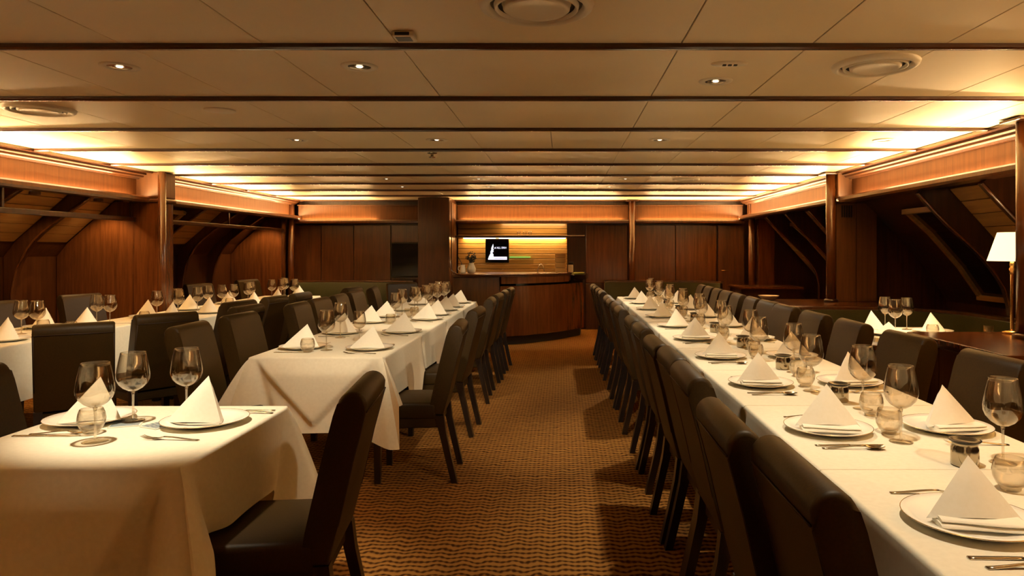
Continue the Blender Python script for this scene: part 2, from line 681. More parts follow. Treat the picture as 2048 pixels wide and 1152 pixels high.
LC = curve_pts([(-4.64, 1.885), (-4.93, 1.685), (-5.20, 1.454), (-5.34, 1.217), (-5.40, 1.0), (-5.41, 0.85)])
RC = curve_pts([(3.05, 1.855), (3.29, 1.60), (3.52, 1.387), (3.68, 1.21), (3.79, 1.04), (3.84, 0.86)])
for i, y in enumerate((5.0, 6.0, 6.9)):
    rib('ship_rib', 'left', -1, LC, LH, y, 'curved mahogany hull rib in the left bay, %s' % ('outermost at the photo edge', 'middle one above the tables', 'beside the lit panel before the pilaster')[i])
for i, y in enumerate((9.1, 10.0, 10.85)):
    rib('ship_rib', 'left', -1, LC, LH, y, 'curved mahogany hull rib past the left pilaster, %s' % ('nearest', 'middle', 'farthest')[i])
for i, y in enumerate((5.12, 6.03)):
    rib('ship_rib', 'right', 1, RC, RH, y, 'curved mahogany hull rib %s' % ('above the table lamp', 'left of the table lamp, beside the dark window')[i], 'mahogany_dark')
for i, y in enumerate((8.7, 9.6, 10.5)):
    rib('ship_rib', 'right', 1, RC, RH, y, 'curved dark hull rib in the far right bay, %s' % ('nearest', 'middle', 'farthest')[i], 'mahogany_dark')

# left bay: transverse bulkheads that close the alcoves, and the hanging rail


def bulkhead(y0, y1, pts, label, cat, mat='mahogany_red'):
    return trim(prism_mesh(pts, 'y', y0, y1, mat), label, cat)


bulkhead(7.60, 7.80, [(-5.49, 0), (-4.66, 0), (-4.66, 1.885), (-4.86, 1.90), (-5.37, 1.45), (-5.49, 1.30)], 'lit mahogany bulkhead panel left of the pilaster', 'bulkhead')
bulkhead(11.60, 11.78, [(-5.49, 0), (-4.66, 0), (-4.66, 1.885), (-4.86, 1.90), (-5.37, 1.45), (-5.49, 1.30)], 'lit mahogany bulkhead panel at the far end of the left bay', 'bulkhead')
for i, (ya, yb) in enumerate(((4.0, 7.565), (7.835, 11.59))):
    t = thing('hanging_rail', ('nearer', 'farther')[i] + ' dark wooden rail hanging below the left beam', 'rail', (-4.63, ya, 1.675))
    ob('rail_bar', box_mesh(-0.022, 0.022, 0, yb - ya, 0, 0.05, 'mahogany_dark', 0.008), t)
    for yy in (0.06, (yb - ya) / 2, yb - ya - 0.06):
        ob('rail_hanger', box_mesh(-0.008, 0.008, yy - 0.012, yy + 0.012, 0.05, 0.215, 'mahogany_dark'), t)

# left pilaster with quarter-round corner column
t = thing('pilaster', 'mahogany pilaster standing at the middle of the left wall', 'pilaster', (-4.46, 7.7, 0))
ob('shaft', box_mesh(-0.19, 0.115, -0.12, 0.12, 0, 1.885, 'mahogany_red', 0.01), t)
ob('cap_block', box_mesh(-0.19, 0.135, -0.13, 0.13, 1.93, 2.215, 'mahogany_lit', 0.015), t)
ob('cap_band', box_mesh(-0.19, 0.145, -0.14, 0.14, 1.885, 1.93, 'mahogany', 0.015), t)
ob('corner_column', lathe_mesh([(0.04, 0.0), (0.04, 2.215)], 'mahogany_red', 16, True, True, True), t, (0.12, -0.115, 0))


def column(x, y, r, z0, label):
    t = thing('column', label, 'column', (x, y, z0))
    h = CEIL_Z - 0.005 - z0
    ob('shaft', lathe_mesh([(r, 0.0), (r, h)], 'mahogany_red', 24, True, True, True), t)
    ob('base_ring', lathe_mesh([(r + 0.001, 0.001), (r + 0.02, 0.001), (r + 0.02, 0.02), (r + 0.012, 0.03), (r + 0.001, 0.035)], 'mahogany_dark', 24), t)
    ob('cap_plate', box_mesh(-r - 0.05, r + 0.05, -r - 0.05, r + 0.05, h - 0.02, h - 0.001, 'mahogany', 0.005), t)
    return t


column(2.98, 4.50, 0.058, 0.80, 'round glossy mahogany column at the right photo edge beside the lamp')
column(2.955, 7.70, 0.055, 0.80, 'round glossy mahogany column left of the vent panel')
column(3.16, 11.70, 0.055, 0.0, 'round glossy mahogany column in the far right corner')
column(1.18, 11.86, 0.055, 0.0, 'slim round mahogany column on the back wall right of the bar')
column(-4.60, 11.86, 0.055, 0.0, 'slim round mahogany column in the far left corner')

# bulkhead panel with vent slots, right
t = trim(box_mesh(3.01, 3.47, 7.72, 7.90, 0.80, 1.885, 'mahogany_lit', 0.006), 'mahogany bulkhead panel with a slotted vent beside the right column', 'bulkhead')  # lighter wood copy makes this panel look lit
ob('panel_joint', box_mesh(3.235, 3.241, 7.714, 7.722, 0.80, 1.885, 'mahogany_dark'), t)
for k in range(5):
    ob('vent_slot', box_mesh(3.075 + 0.026 * k, 3.089 + 0.026 * k, 7.712, 7.7225, 1.73, 1.86, 'black_matte'), t)
ob('cap_block', box_mesh(2.99, 3.20, 7.60, 7.90, 1.93, 2.215, 'mahogany_lit', 0.01), t)
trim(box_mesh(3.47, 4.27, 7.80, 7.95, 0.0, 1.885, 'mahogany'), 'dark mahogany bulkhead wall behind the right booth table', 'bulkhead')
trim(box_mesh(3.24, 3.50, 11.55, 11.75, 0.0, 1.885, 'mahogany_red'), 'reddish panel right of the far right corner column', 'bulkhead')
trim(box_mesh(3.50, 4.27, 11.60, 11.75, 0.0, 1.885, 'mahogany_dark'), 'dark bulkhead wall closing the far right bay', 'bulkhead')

# --- back wall
wb = struct(ob('wall_back', box_mesh(-5.6, 4.6, 12.10, 12.30, 0, 2.22, 'mahogany_dark')), 'panelled mahogany back wall around the bar', 'wall')


def wall_panel(x0, x1, z0, z1, y=12.07, mat='mahogany', nm='wall_panel', bev=0.006):
    return ob(nm, box_mesh(x0 + 0.004, x1 - 0.004, y, 12.102, z0, z1, mat, bev, 1), wb)


for x0, x1 in ((-4.63, -4.16), (-4.16, -3.60), (-3.60, -2.96), (-2.96, -2.30)):
    wall_panel(x0, x1, 0.80, 1.80)
    wall_panel(x0, x1, 0.0, 0.79)
for x0, x1 in ((0.40, 1.12), (1.24, 1.95), (1.95, 2.66)):
    wall_panel(x0, x1, 0.80, 1.80, mat='mahogany_red')
    wall_panel(x0, x1, 0.0, 0.79)
d1 = struct(ob('door_1', box_mesh(2.67, 3.12, 12.0, 12.09, 0, 1.80, 'mahogany', 0.006, 1)), 'plain mahogany door in the far right corner of the back wall', 'door')
ob('door_handle', tube_mesh([(2.72, 11.99, 1.02), (2.72, 11.96, 1.02), (2.82, 11.96, 1.02)], 0.008, 'brass', 8), d1)

# fascia with cove light over the back wall


def back_fascia(x0, x1, label, lit=True, y=11.98):
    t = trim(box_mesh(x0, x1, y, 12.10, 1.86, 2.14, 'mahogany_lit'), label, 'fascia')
    ob('ledge_rail', prism_mesh([(y - 0.14, 1.825), (y + 0.1, 1.825), (y + 0.1, 1.86), (y - 0.09, 1.86), (y - 0.10, 1.885), (y - 0.13, 1.885), (y - 0.145, 1.86)], 'x', x0, x1, 'mahogany'), t)
    ob('top_rail', box_mesh(x0, x1, y - 0.05, y + 0.001, 2.125, 2.14, 'mahogany_lit'), t)
    if lit:
        ob('light_strip', box_mesh(x0 + 0.08, x1 - 0.08, y - 0.042, y - 0.028, 1.8605, 1.866, 'led'), t)
        cove_lamp(t, ((x0 + x1) / 2, y - 0.06, 1.875), (0, -0.86, 0.50), x1 - x0 - 0.4)
    return t


back_fascia(-4.52, -3.1, 'lit fascia board above the left part of the back wall')
back_fascia(-3.1, -2.42, 'unlit fascia board above the black television', False)
back_fascia(-1.80, 1.12, 'lit fascia board above the bar')
back_fascia(1.24, 3.08, 'lit fascia board right of the slim back wall column')

# wall behind the camera
struct(ob('wall_front', box_mesh(-5.6, 4.6, -3.1, -3.0, 0, 2.22, 'mahogany')), 'mahogany wall behind the camera', 'wall')

# ------------------------------------------------------------------ bar area
t = thing('pillar', 'square mahogany pillar left of the bar', 'pillar', (-2.07, 11.3, 0))
ob('shaft', box_mesh(-0.265, 0.245, 0, 0.765, 0, CEIL_Z - 0.005, 'mahogany', 0.008), t)
for k in range(3):
    ob('side_fillet', box_mesh(0.246, 0.256, 0.2 + 0.17 * k, 0.33 + 0.17 * k, 0.9, 2.15, 'mahogany_lit', 0.003, 1), t)

# horizontal boards behind the bar
slat_me = box_mesh(-0.94, 0.94, -0.012, 0.012, 0.003, 0.083, 'slat_wood', 0.004, 1)
for k in range(10):
    ob('slat', slat_me, wb, (-0.86, 12.075, 0.955 + 0.087 * k))

shelf = tag(ob('bar_shelf', box_mesh(-1.80, 0.38, 11.76, 12.05, 1.575, 1.615, 'mahogany_dark', 0.004, 1)), 'long dark wooden shelf on the boards behind the bar', 'shelf')
ob('shelf_light', box_mesh(-1.70, 0.05, 12.02, 12.034, 1.5695, 1.5745, 'led'), shelf)
cove_lamp(shelf, (-0.84, 11.95, 1.565), (0, 0.45, -0.9), 1.7, 2.2)
cove_lamp(shelf, (-0.50, 11.90, 1.815), (0, 0.6, -0.8), 1.1, 2.2)

# bar body
front = [(-1.56, 9.98), (-0.89, 9.98)]
curve = curve_pts([(-0.89, 10.0), (-0.66, 10.09), (-0.42, 10.25), (-0.17, 10.50), (0.08, 10.80), (0.34, 11.20)], 20)
bar = thing('bar_counter', 'curved mahogany bar counter with a rounded front at the end of the aisle', 'bar', (-0.6, 10.6, 0))


def L(p):
    return (p[0] + 0.6, p[1] - 10.6)


ob('end_box', prism_mesh([L(p) for p in ((-1.56, 9.97), (-0.90, 9.97), (-0.90, 11.3), (-1.56, 11.3))], 'z', 0, 0.985, 'mahogany', 0.006, 1), bar)
for i in range(0, len(curve) - 4, 4):
    seg = curve[i:i + 5]
    a, b = Vector((*seg[0], 0)), Vector((*seg[-1], 0))
    back = [(p[0] - 0.08, p[1] + 0.10) for p in reversed(seg)]
    ob('front_panel', prism_mesh([L(p) for p in seg + back], 'z', 0.13, 0.85, 'mahogany_red', 0.004, 1), bar)
ob('body', prism_mesh([L(p) for p in [(p[0] - 0.06, p[1] + 0.075) for p in curve] + [(0.30, 11.5), (-0.895, 11.5)]], 'z', 0.0, 0.86, 'plinth_dark'), bar)
ob('shadow_gap', prism_mesh([L(p) for p in [(p[0] - 0.015, p[1] + 0.02) for p in curve] + [(0.34, 11.5), (-0.895, 11.5)]], 'z', 0.855, 0.90, 'black_gloss'), bar)
ob('front_band', prism_mesh([L(p) for p in [(p[0] + 0.02, p[1] - 0.02) for p in curve[:17]] + [(p[0] - 0.06, p[1] + 0.075) for p in reversed(curve[:17])]], 'z', 0.885, 0.985, 'mahogany_red', 0.003, 1), bar)
ob('worktop', prism_mesh([L(p) for p in [(-1.58, 9.94), (-0.90, 9.94)] + [(p[0] + 0.03, p[1] - 0.03) for p in curve[1:17]] + [(0.12, 11.35), (-1.58, 11.35)]], 'z', 0.986, 1.012, 'mahogany_lit', 0.006, 1), bar)
ob('side_worktop', prism_mesh([L(p) for p in [(p[0] + 0.03, p[1] - 0.03) for p in curve[17:]] + [(0.42, 11.55), (0.13, 11.55), (0.125, 11.0)]], 'z', 0.90, 0.985, 'black_gloss', 0.008, 1), bar)
rail = [(-1.60, 9.93, 1.23), (-1.595, 9.93, 1.14), (-1.57, 9.925, 1.07), (-1.51, 9.92, 1.03), (-1.43, 9.92, 1.018), (-1.2, 9.92, 1.016), (-0.92, 9.92, 1.016)] + [(p[0] + 0.035, p[1] - 0.04, 1.016) for p in curve[1:17]]
ob('edge_rail', tube_mesh([(p[0] + 0.6, p[1] - 10.6, p[2]) for p in rail], 0.014, 'mahogany_red', 8), bar)

# bar screen with its picture
scr = thing('bar_screen', 'small black screen with white lettering hanging behind the bar', 'screen', (-1.115, 11.94, 1.150))
ob('screen_case', box_mesh(-0.20, 0.20, 0, 0.06, 0, 0.415, 'black_gloss', 0.006, 1), scr)
tower = [(-0.155, 0.055), (0.168, 0.055), (0.168, 0.105), (-0.06, 0.105), (-0.065, 0.15), (-0.085, 0.175), (-0.058, 0.19), (-0.07, 0.21), (-0.056, 0.225), (-0.072, 0.25), (-0.06, 0.27), (-0.068, 0.325),
         (-0.088, 0.28), (-0.10, 0.25), (-0.098, 0.22), (-0.115, 0.19), (-0.112, 0.16), (-0.135, 0.12), (-0.15, 0.08)]
ob('screen_picture', prism_mesh(tower, 'y', -0.004, -0.001, 'screen_white'), scr)
ob('screen_picture', box_mesh(-0.05, 0.165, -0.006, -0.0045, 0.068, 0.088, 'screen_grey'), scr)
fc = bpy.data.curves.new('lettering', 'FONT')
fc.body = 'of ALL DRH'
fc.size = 0.045
fc.extrude = 0.001
fc.offset = 0.0008
fo = bpy.data.objects.new('lettering', fc)
COL.objects.link(fo)
dg = bpy.context.evaluated_depsgraph_get()
tme = bpy.data.meshes.new_from_object(fo.evaluated_get(dg))
bpy.data.objects.remove(fo)
tme.materials.clear()
tme.materials.append(MATS['screen_white'])
xs = [v.co.x for v in tme.vertices]
lt = ob('lettering', tme, scr, (-0.05, -0.004, 0.243))
lt.rotation_euler = (PI / 2, 0, 0)
lt.scale = (0.205 / (max(xs) - min(xs)), 1, 1)
ob('hanger_bracket', box_mesh(-0.03, 0.03, 0.02, 0.05, 0.4155, 0.4240, 'black_matte'), scr)
tag(ob('green_light_bar', box_mesh(-0.91, -0.55, 12.040, 12.058, 1.243, 1.252, 'green_led')), 'thin green light line on the boards right of the small screen', 'light')

# television on the left of the back wall
tv = thing('television', 'large black switched off television on the back wall left of the pillar', 'television', (-2.60, 12.0, 0.90))
ob('frame', box_mesh(-0.345, 0.22, 0, 0.06, 0, 0.60, 'black_matte', 0.008, 1), tv)
ob('panel', box_mesh(-0.325, 0.20, -0.004, 0.001, 0.025, 0.58, 'black_gloss'), tv)

# things on the bar
v = thing('vase', 'pale vase holding a round dark plant at the left end of the bar', 'vase', (-1.40, 10.75, 1.0125))
ob('body', lathe_mesh([(0.0, 0.001), (0.045, 0.0), (0.065, 0.03), (0.07, 0.07), (0.05, 0.115), (0.038, 0.145), (0.045, 0.16)], 'ceramic', 20), v)
bm = bmesh.new()
for i in range(90):
    th, ph = random.uniform(0, 2 * PI), math.acos(random.uniform(-1, 1))
    dvec = Vector((math.sin(ph) * math.cos(th), math.sin(ph) * math.sin(th), math.cos(ph)))
    c = dvec * random.uniform(0.05, 0.085) + Vector((0, 0, 0.245))
    u = dvec.orthogonal().normalized()
    w = dvec.cross(u)
    r = 0.016
    q = [bm.verts.new(c + u * r), bm.verts.new(c + w * r), bm.verts.new(c - u * r), bm.verts.new(c - w * r), bm.verts.new(c + dvec * r)]
    for a in range(4):
        bm.faces.new((q[a], q[(a + 1) % 4], q[4]))
    bm.faces.new(q[:4])
ball = ob('plant_ball', mesh_from_bm(bm, 'foliage_dark'), v)
ob('stem', tube_mesh([(0, 0, 0.01), (0, 0, 0.2)], 0.01, 'foliage_dark', 6), v)
j = thing('jug', 'small pale jug beside the vase at the left end of the bar', 'jug', (-1.525, 10.70, 1.0125), PI)
ob('body', lathe_mesh([(0.0, 0.001), (0.038, 0.0), (0.045, 0.03), (0.04, 0.08), (0.032, 0.11), (0.036, 0.13)], 'ceramic', 18), j)
ob('handle', tube_mesh([(0.035, 0, 0.11), (0.07, 0, 0.10), (0.072, 0, 0.06), (0.042, 0, 0.035)], 0.006, 'ceramic', 6), j)
ob('branch', tube_mesh([(0, 0, 0.02), (0.02, 0, 0.16), (0.07, 0, 0.25)], 0.006, 'foliage_dark', 5), j)
f = thing('tap', 'thin arched metal tap on the bar worktop', 'tap', (-0.33, 10.75, 1.0125))
ob('spout', tube_mesh([(-0.05, 0, 0), (-0.048, 0, 0.07), (-0.03, 0, 0.12), (0, 0, 0.145), (0.03, 0, 0.12), (0.045, 0, 0.07), (0.046, 0, 0.03)], 0.006, 'steel', 8), f)
ob('base', lathe_mesh([(0.018, 0.0), (0.018, 0.012), (0.008, 0.016)], 'steel', 14, True, True), f, (-0.05, 0, 0))
cr = thing('wooden_crate', 'pale slatted wooden box at the right end of the bar', 'box', (-0.03, 11.10, 1.0125))
for k in range(4):
    ob('board', box_mesh(-0.085, 0.085, -0.06, 0.06, 0.003 + 0.078 * k, 0.077 + 0.078 * k, 'slat_wood', 0.004, 1), cr)
ob('post', box_mesh(-0.07, 0.07, -0.05, 0.05, 0.0, 0.312, 'mahogany_lit'), cr)
n1 = thing('napkin_holder', 'small white box with a dark top right of the slatted box', 'box', (0.13, 11.22, 1.0125))
ob('box', box_mesh(-0.04, 0.04, -0.04, 0.04, 0, 0.12, 'paper_white', 0.004, 1), n1)
ob('top', box_mesh(-0.035, 0.045, -0.03, 0.03, 0.121, 0.165, 'foliage_dark', 0.006, 1), n1)
# the mat lies on the lower black worktop
tag(ob('green_mat', prism_mesh([(0.145, 11.02), (0.22, 11.10), (0.33, 11.30), (0.36, 11.45), (0.20, 11.48)], 'z', 0.9855, 1.008, 'green_mat', 0.006, 1)), 'flat green mat on the black right end of the bar', 'mat')

# ------------------------------------------------------------------ banquettes and partitions on the right


def sweep_wall(path, off0, off1, z0, z1, mat, bevel=0.0):
    """solid wall between two parallel offsets of a plan path"""
    pts = [Vector(p) for p in path]
    nrm = []
    for i in range(len(pts)):
        tdir = (pts[min(i + 1, len(pts) - 1)] - pts[max(i - 1, 0)]).normalized()
        nrm.append(Vector((-tdir.y, tdir.x)))
    a = [(p + n * off0) for p, n in zip(pts, nrm)]
    b = [(p + n * off1) for p, n in zip(pts, nrm)]
    poly = [tuple(p) for p in a] + [tuple(p) for p in reversed(b)]
    bm = bmesh.new()
    add_prism(bm, poly, 'z', z0, z1, bevel, 2)
    return smooth_by_angle(mesh_from_bm(bm, mat), 35)


def banquette(path, label, ztop=0.80, side=1):
    c = path[0]
    t = thing('banquette', label, 'banquette', (c[0], c[1], 0))
    lp = [(p[0] - c[0], p[1] - c[1]) for p in path]
    ob('backrest', sweep_wall(lp, 0.0, 0.11 * side, 0.40, ztop, 'leather_green', 0.02), t)
    ob('seat', sweep_wall(lp, 0.08 * side, 0.52 * side, 0.36, 0.46, 'leather_green', 0.025), t)
    ob('base', sweep_wall(lp, 0.02 * side, 0.46 * side, 0.0, 0.36, 'mahogany_dark'), t)
    ob('top_rail', sweep_wall(lp, -0.03 * side, 0.07 * side, ztop + 0.001, ztop + 0.025, 'mahogany', 0.004), t)
    return t


p1 = curve_pts([(2.30, 7.05), (2.75, 7.05), (3.25, 6.98), (3.58, 6.72), (3.74, 6.35), (3.76, 5.85), (3.76, 5.05)], 30)
banquette(p1, 'curved dark green leather banquette around the right booth table', 0.775, -1)
p2 = [(0.70, 11.75), (1.3, 11.78), (1.9, 11.75), (2.3, 11.65), (2.62, 11.45)]
banquette(curve_pts(p2, 20), 'dark green banquette along the back wall right of the bar', 0.83, -1)
p3 = [(-4.45, 11.78), (-3.6, 11.78), (-2.5, 11.78)]
banquette(p3, 'dark green banquette along the back wall left of the pillar', 0.83, -1)


def partition(x0, x1, y0, y1, label, ch=0.0, top_mat='mahogany_red'):
    t = thing('partition_counter', label, 'counter', ((x0 + x1) / 2, (y0 + y1) / 2, 0))
    w, d = (x1 - x0) / 2, (y1 - y0) / 2
    top = [(-w, -d + ch), (-w + ch * 0.2, -d), (w, -d), (w, d), (-w, d)] if ch else [(-w, -d), (w, -d), (w, d), (-w, d)]
    ob('body', box_mesh(-w + 0.03, w - 0.03, -d + 0.03, d - 0.03, 0, 0.765, 'mahogany_dark'), t)
    ob('counter_top', prism_mesh(top, 'z', 0.766, 0.80, top_mat, 0.006, 2), t)
    n = max(2, int((y1 - y0) / 0.35))
    for k in range(n):
        a = -d + 0.04 + k * (2 * d - 0.08) / n
        ob('side_panel', box_mesh(-w + 0.018, -w + 0.031, a + 0.006, a + (2 * d - 0.08) / n - 0.006, 0.08, 0.74, 'mahogany', 0.004, 1), t)
    return t


partition(2.40, 3.80, 3.78, 4.88, 'polished mahogany partition counter at the right photo edge carrying the lamp')
partition(2.05, 3.48, 7.13, 8.15, 'polished mahogany partition counter behind the curved banquette')
partition(2.72, 3.70, 10.75, 11.5, 'low mahogany counter in the far right corner')
# booth end rail
t = thing('booth_end', 'low mahogany booth end with a rounded corner in front of the booth table', 'booth end', (2.2, 4.72, 0))
ob('panel', prism_mesh([(-0.10, -0.03), (0.17, -0.03), (0.17, 0.10), (-0.10, 0.10)], 'z', 0, 0.70, 'mahogany_dark'), t)
ob('cap', prism_mesh(curve_pts([(-0.14, 0.0), (-0.12, -0.06), (0.02, -0.07), (0.17, -0.06)], 9) + [(0.17, 0.12), (-0.14, 0.12)], 'z', 0.701, 0.735, 'mahogany_red', 0.005, 1), t)

# dish on the partition
d = thing('serving_dish', 'shallow white oval dish on the partition counter', 'dish', (2.34, 7.95, 0.80))
ob('bowl', lathe_mesh([(0.0, 0.004), (0.055, 0.003), (0.075, 0.012), (0.115, 0.052), (0.118, 0.054), (0.112, 0.054), (0.07, 0.018), (0.0, 0.012)], 'china', 28), d)
c = thing('ashtray', 'small cut glass holder on the counter beside the lamp', 'glass', (2.92, 4.80, 0.8))
ob('body', lathe_mesh([(0.0, 0.002), (0.03, 0.001), (0.034, 0.05), (0.028, 0.05), (0.025, 0.008), (0, 0.008)], 'glass_thick', 8, False), c)

# table lamp
lamp = thing('table_lamp', 'table lamp with a glowing cream shade and slim brass stem', 'lamp', (3.07, 4.78, 0.80))
ob('base', lathe_mesh([(0.0, 0.0), (0.06, 0.0), (0.062, 0.012), (0.03, 0.022), (0.016, 0.03)], 'brass', 24), lamp)
ob('stem', lathe_mesh([(0.012, 0.028), (0.013, 0.2), (0.012, 0.40), (0.02, 0.41), (0.013, 0.42), (0.022, 0.44), (0.012, 0.455), (0.018, 0.47), (0.008, 0.50), (0.008, 0.56)], 'brass', 16), lamp)
ob('lamp_shade', lathe_mesh([(0.150, 0.495), (0.088, 0.69), (0.086, 0.69), (0.148, 0.495)], 'lamp_shade_cloth', 32), lamp)
pl = bpy.data.lights.new('lamp_bulb', 'POINT')
pl.energy = 6
pl.color = (1, 0.72, 0.38)
pl.shadow_soft_size = 0.05
po = bpy.data.objects.new('lamp_bulb', pl)
link(po, lamp)
po.location = (0, 0, 0.60)

# ------------------------------------------------------------------ ceiling fixtures


def build_downlight():
    t = thing('downlight', 'x', 'ceiling light')
    ob('trim_ring', lathe_mesh([(0.085, 0.0), (0.083, -0.004), (0.056, -0.006), (0.052, -0.002), (0.050, 0.0)], 'fixture_white', 28), t)
    ob('reflector', lathe_mesh([(0.052, -0.003), (0.040, -0.0012), (0.022, -0.0006)], 'steel', 20), t)
    ob('bulb', lathe_mesh([(0.016, -0.0007), (0.013, -0.005), (0.0, -0.007)], 'bulb', 12), t)
    return t


downlight = Maker(build_downlight)


def spot(parent, energy, aim=(0, 0), size=105, blend=0.7, col=SPOT_COL, rad=0.03):
    s = bpy.data.lights.new('downlight_lamp', 'SPOT')
    s.energy = energy
    s.color = col
    s.spot_size = math.radians(size)
    s.spot_blend = blend
    s.shadow_soft_size = rad
    o = bpy.data.objects.new('downlight_lamp', s)
    link(o, parent)
    o.location = (0, 0, -0.03)
    dvec = Vector((aim[0], aim[1], -1.45))
    o.rotation_euler = dvec.to_track_quat('-Z', 'Y').to_euler()
    return o


DL = [  # x, y, power factor, aim offset, cone, label
    (-2.05, 3.24, 0.55, (-1.5, 1.6), 44, 'recessed ceiling downlight left of the first visible strip, leftmost'),
    (-0.94, 3.24, 1.0, (-0.40, 1.45), 50, 'recessed ceiling downlight nearest above the middle long table'),
    (0.77, 3.52, 1.0, (0.15, -0.35), 84, 'small recessed downlight nearest above the right long table'),
    (-2.05, 5.40, 1.5, (-1.75, 0.0), 46, 'recessed downlight in the fourth ceiling row, left one of two'),
    (-0.97, 5.40, 0.9, (-0.35, 0.7), 60, 'recessed downlight in the fourth ceiling row above the middle table'),
    (0.75, 5.40, 1.0, (0.15, -0.4), 84, 'recessed downlight in the fourth ceiling row above the right table'),
    (-2.10, 8.35, 1.5, (-1.5, -1.0), 52, 'small far downlight in the seventh ceiling row, left one'),
    (-1.00, 8.35, 0.9, (-0.35, -0.6), 62, 'small far downlight in the seventh ceiling row, middle one'),
    (0.75, 8.35, 1.1, (0.15, -0.9), 84, 'small far downlight in the seventh ceiling row, right one'),
    (-2.15, 9.40, 1.2, (-1.4, -0.5), 52, 'small far downlight in the eighth ceiling row, left one'),
    (-0.99, 9.40, 0.5, (0.5, 0.9), 60, 'small far downlight in the eighth ceiling row, middle one'),
    (0.63, 9.40, 1.0, (0.5, -0.6), 60, 'small far downlight in the eighth ceiling row, right one'),
    (-1.50, 2.30, 1.6, (0.10, 0.24), 46, 'recessed downlight straight above the small front table'),
    (0.85, 1.75, 0.8, (0.15, 0.05), 86, 'recessed downlight above the near end of the right table'),
    (-0.25, 2.20, 2.0, (0.15, 2.6), 40, 'added out-of-view downlight above the near end of the aisle, brightening the carpet'),  # added lamp, out of view, throws a pool of light on the aisle carpet
    (2.48, 5.40, 1.6, (0.0, -0.05), 36, 'recessed downlight above the right booth table'),
]
for x, y, p, aim, cone, lab in DL:
    o = downlight(lab, (x, y, CEIL_Z), 0, 'recessed ceiling downlights')
    spot(o, SPOT_W * p, aim, cone)

# small soffit downlights in the left alcove
for x, y, p, lab in ((-4.84, 6.42, 16, 'small soffit downlight in the left alcove before the middle rib'), (-4.84, 7.30, 20, 'small soffit downlight lighting the left bulkhead panel'), (-4.84, 11.25, 24, 'small soffit downlight at the far end of the left alcove')):
    t = thing('soffit_light', lab, 'ceiling light', (x, y, 1.878), 0, 'alcove soffit lights')
    ob('housing', lathe_mesh([(0.045, 0.03), (0.045, 0.0), (0.03, -0.003), (0.028, 0.004)], 'mahogany_lit', 18), t)
    ob('bulb', lathe_mesh([(0.014, 0.006), (0.01, 0.001), (0.0, -0.001)], 'bulb', 12), t)
    s = spot(t, p, (-0.1, 0.25), 120, 0.6, (1.0, 0.62, 0.26), 0.02)


def build_vent():
    t = thing('ceiling_vent', 'x', 'air vent')
    ob('outer_ring', lathe_mesh([(0.19, 0.0), (0.185, -0.014), (0.165, -0.022), (0.156, -0.012), (0.152, 0.0)], 'fixture_white', 40), t)
    ob('dark_slot', lathe_mesh([(0.152, -0.001), (0.115, -0.001)], 'fixture_dark', 40), t)
    ob('middle_ring', lathe_mesh([(0.141, -0.004), (0.138, -0.018), (0.131, -0.020), (0.127, -0.008)], 'fixture_white', 40), t)
    ob('inner_disc', lathe_mesh([(0.112, -0.002), (0.110, -0.018), (0.102, -0.024), (0.092, -0.020), (0.0, -0.018)], 'fixture_white', 40), t)
    return t


vent = Maker(build_vent)
for x, y, s_, lab in ((1.43, 3.20, 1.0, 'large round ceiling air vent at the upper right'),
                      (-3.14, 4.20, 1.0, 'round ceiling air vent at the upper left'),
                      (-0.09, 2.42, 1.05, 'round ceiling air vent cut by the top photo edge'),
                      (1.48, 8.38, 0.85, 'small far round ceiling air vent above the right table')):
    vent(lab, (x, y, CEIL_Z), 0, 'round ceiling vents', (s_, s_, s_))

t = thing('ceiling_speaker', 'flat round ceiling loudspeaker cover right of the upper left vent', 'speaker', (-2.08, 4.25, CEIL_Z))
ob('cover', lathe_mesh([(0.09, 0.0), (0.089, -0.006), (0.085, -0.008), (0.0, -0.009)], 'fixture_white', 32), t)
t = thing('ceiling_plate', 'oval ceiling plate with small dark controls above the right table', 'ceiling fitting', (0.76, 3.19, CEIL_Z))
o = ob('plate', lathe_mesh([(0.085, 0.0), (0.083, -0.005), (0.0, -0.006)], 'fixture_white', 32), t, scale=(1, 0.55, 1))
for k in range(3):
    ob('button', box_mesh(-0.03 + 0.025 * k, -0.015 + 0.025 * k, -0.008, 0.008, -0.011, -0.006, 'fixture_dark'), t)
t = thing('ceiling_sensor', 'small square metal ceiling fitting near the top middle', 'ceiling fitting', (-0.62, 2.75, CEIL_Z))
ob('housing', box_mesh(-0.042, 0.042, -0.04, 0.04, -0.022, 0.0, 'fixture_white', 0.004, 1), t)
ob('dark_face', box_mesh(-0.030, 0.026, -0.0415, -0.0395, -0.018, -0.006, 'black_matte'), t)
ob('dark_slot', box_mesh(-0.03, 0.028, -0.028, 0.024, -0.0235, -0.0215, 'fixture_dark'), t)
t = thing('sprinkler', 'small bright sprinkler head on the ceiling left of the middle', 'sprinkler', (-1.14, 6.12, CEIL_Z))
ob('flange', lathe_mesh([(0.045, 0.0), (0.042, -0.006), (0.015, -0.01)], 'steel', 20), t)
ob('head', lathe_mesh([(0.015, -0.008), (0.012, -0.03), (0.03, -0.038), (0.03, -0.042), (0.0, -0.043)], 'steel', 16), t)

# ------------------------------------------------------------------ chairs


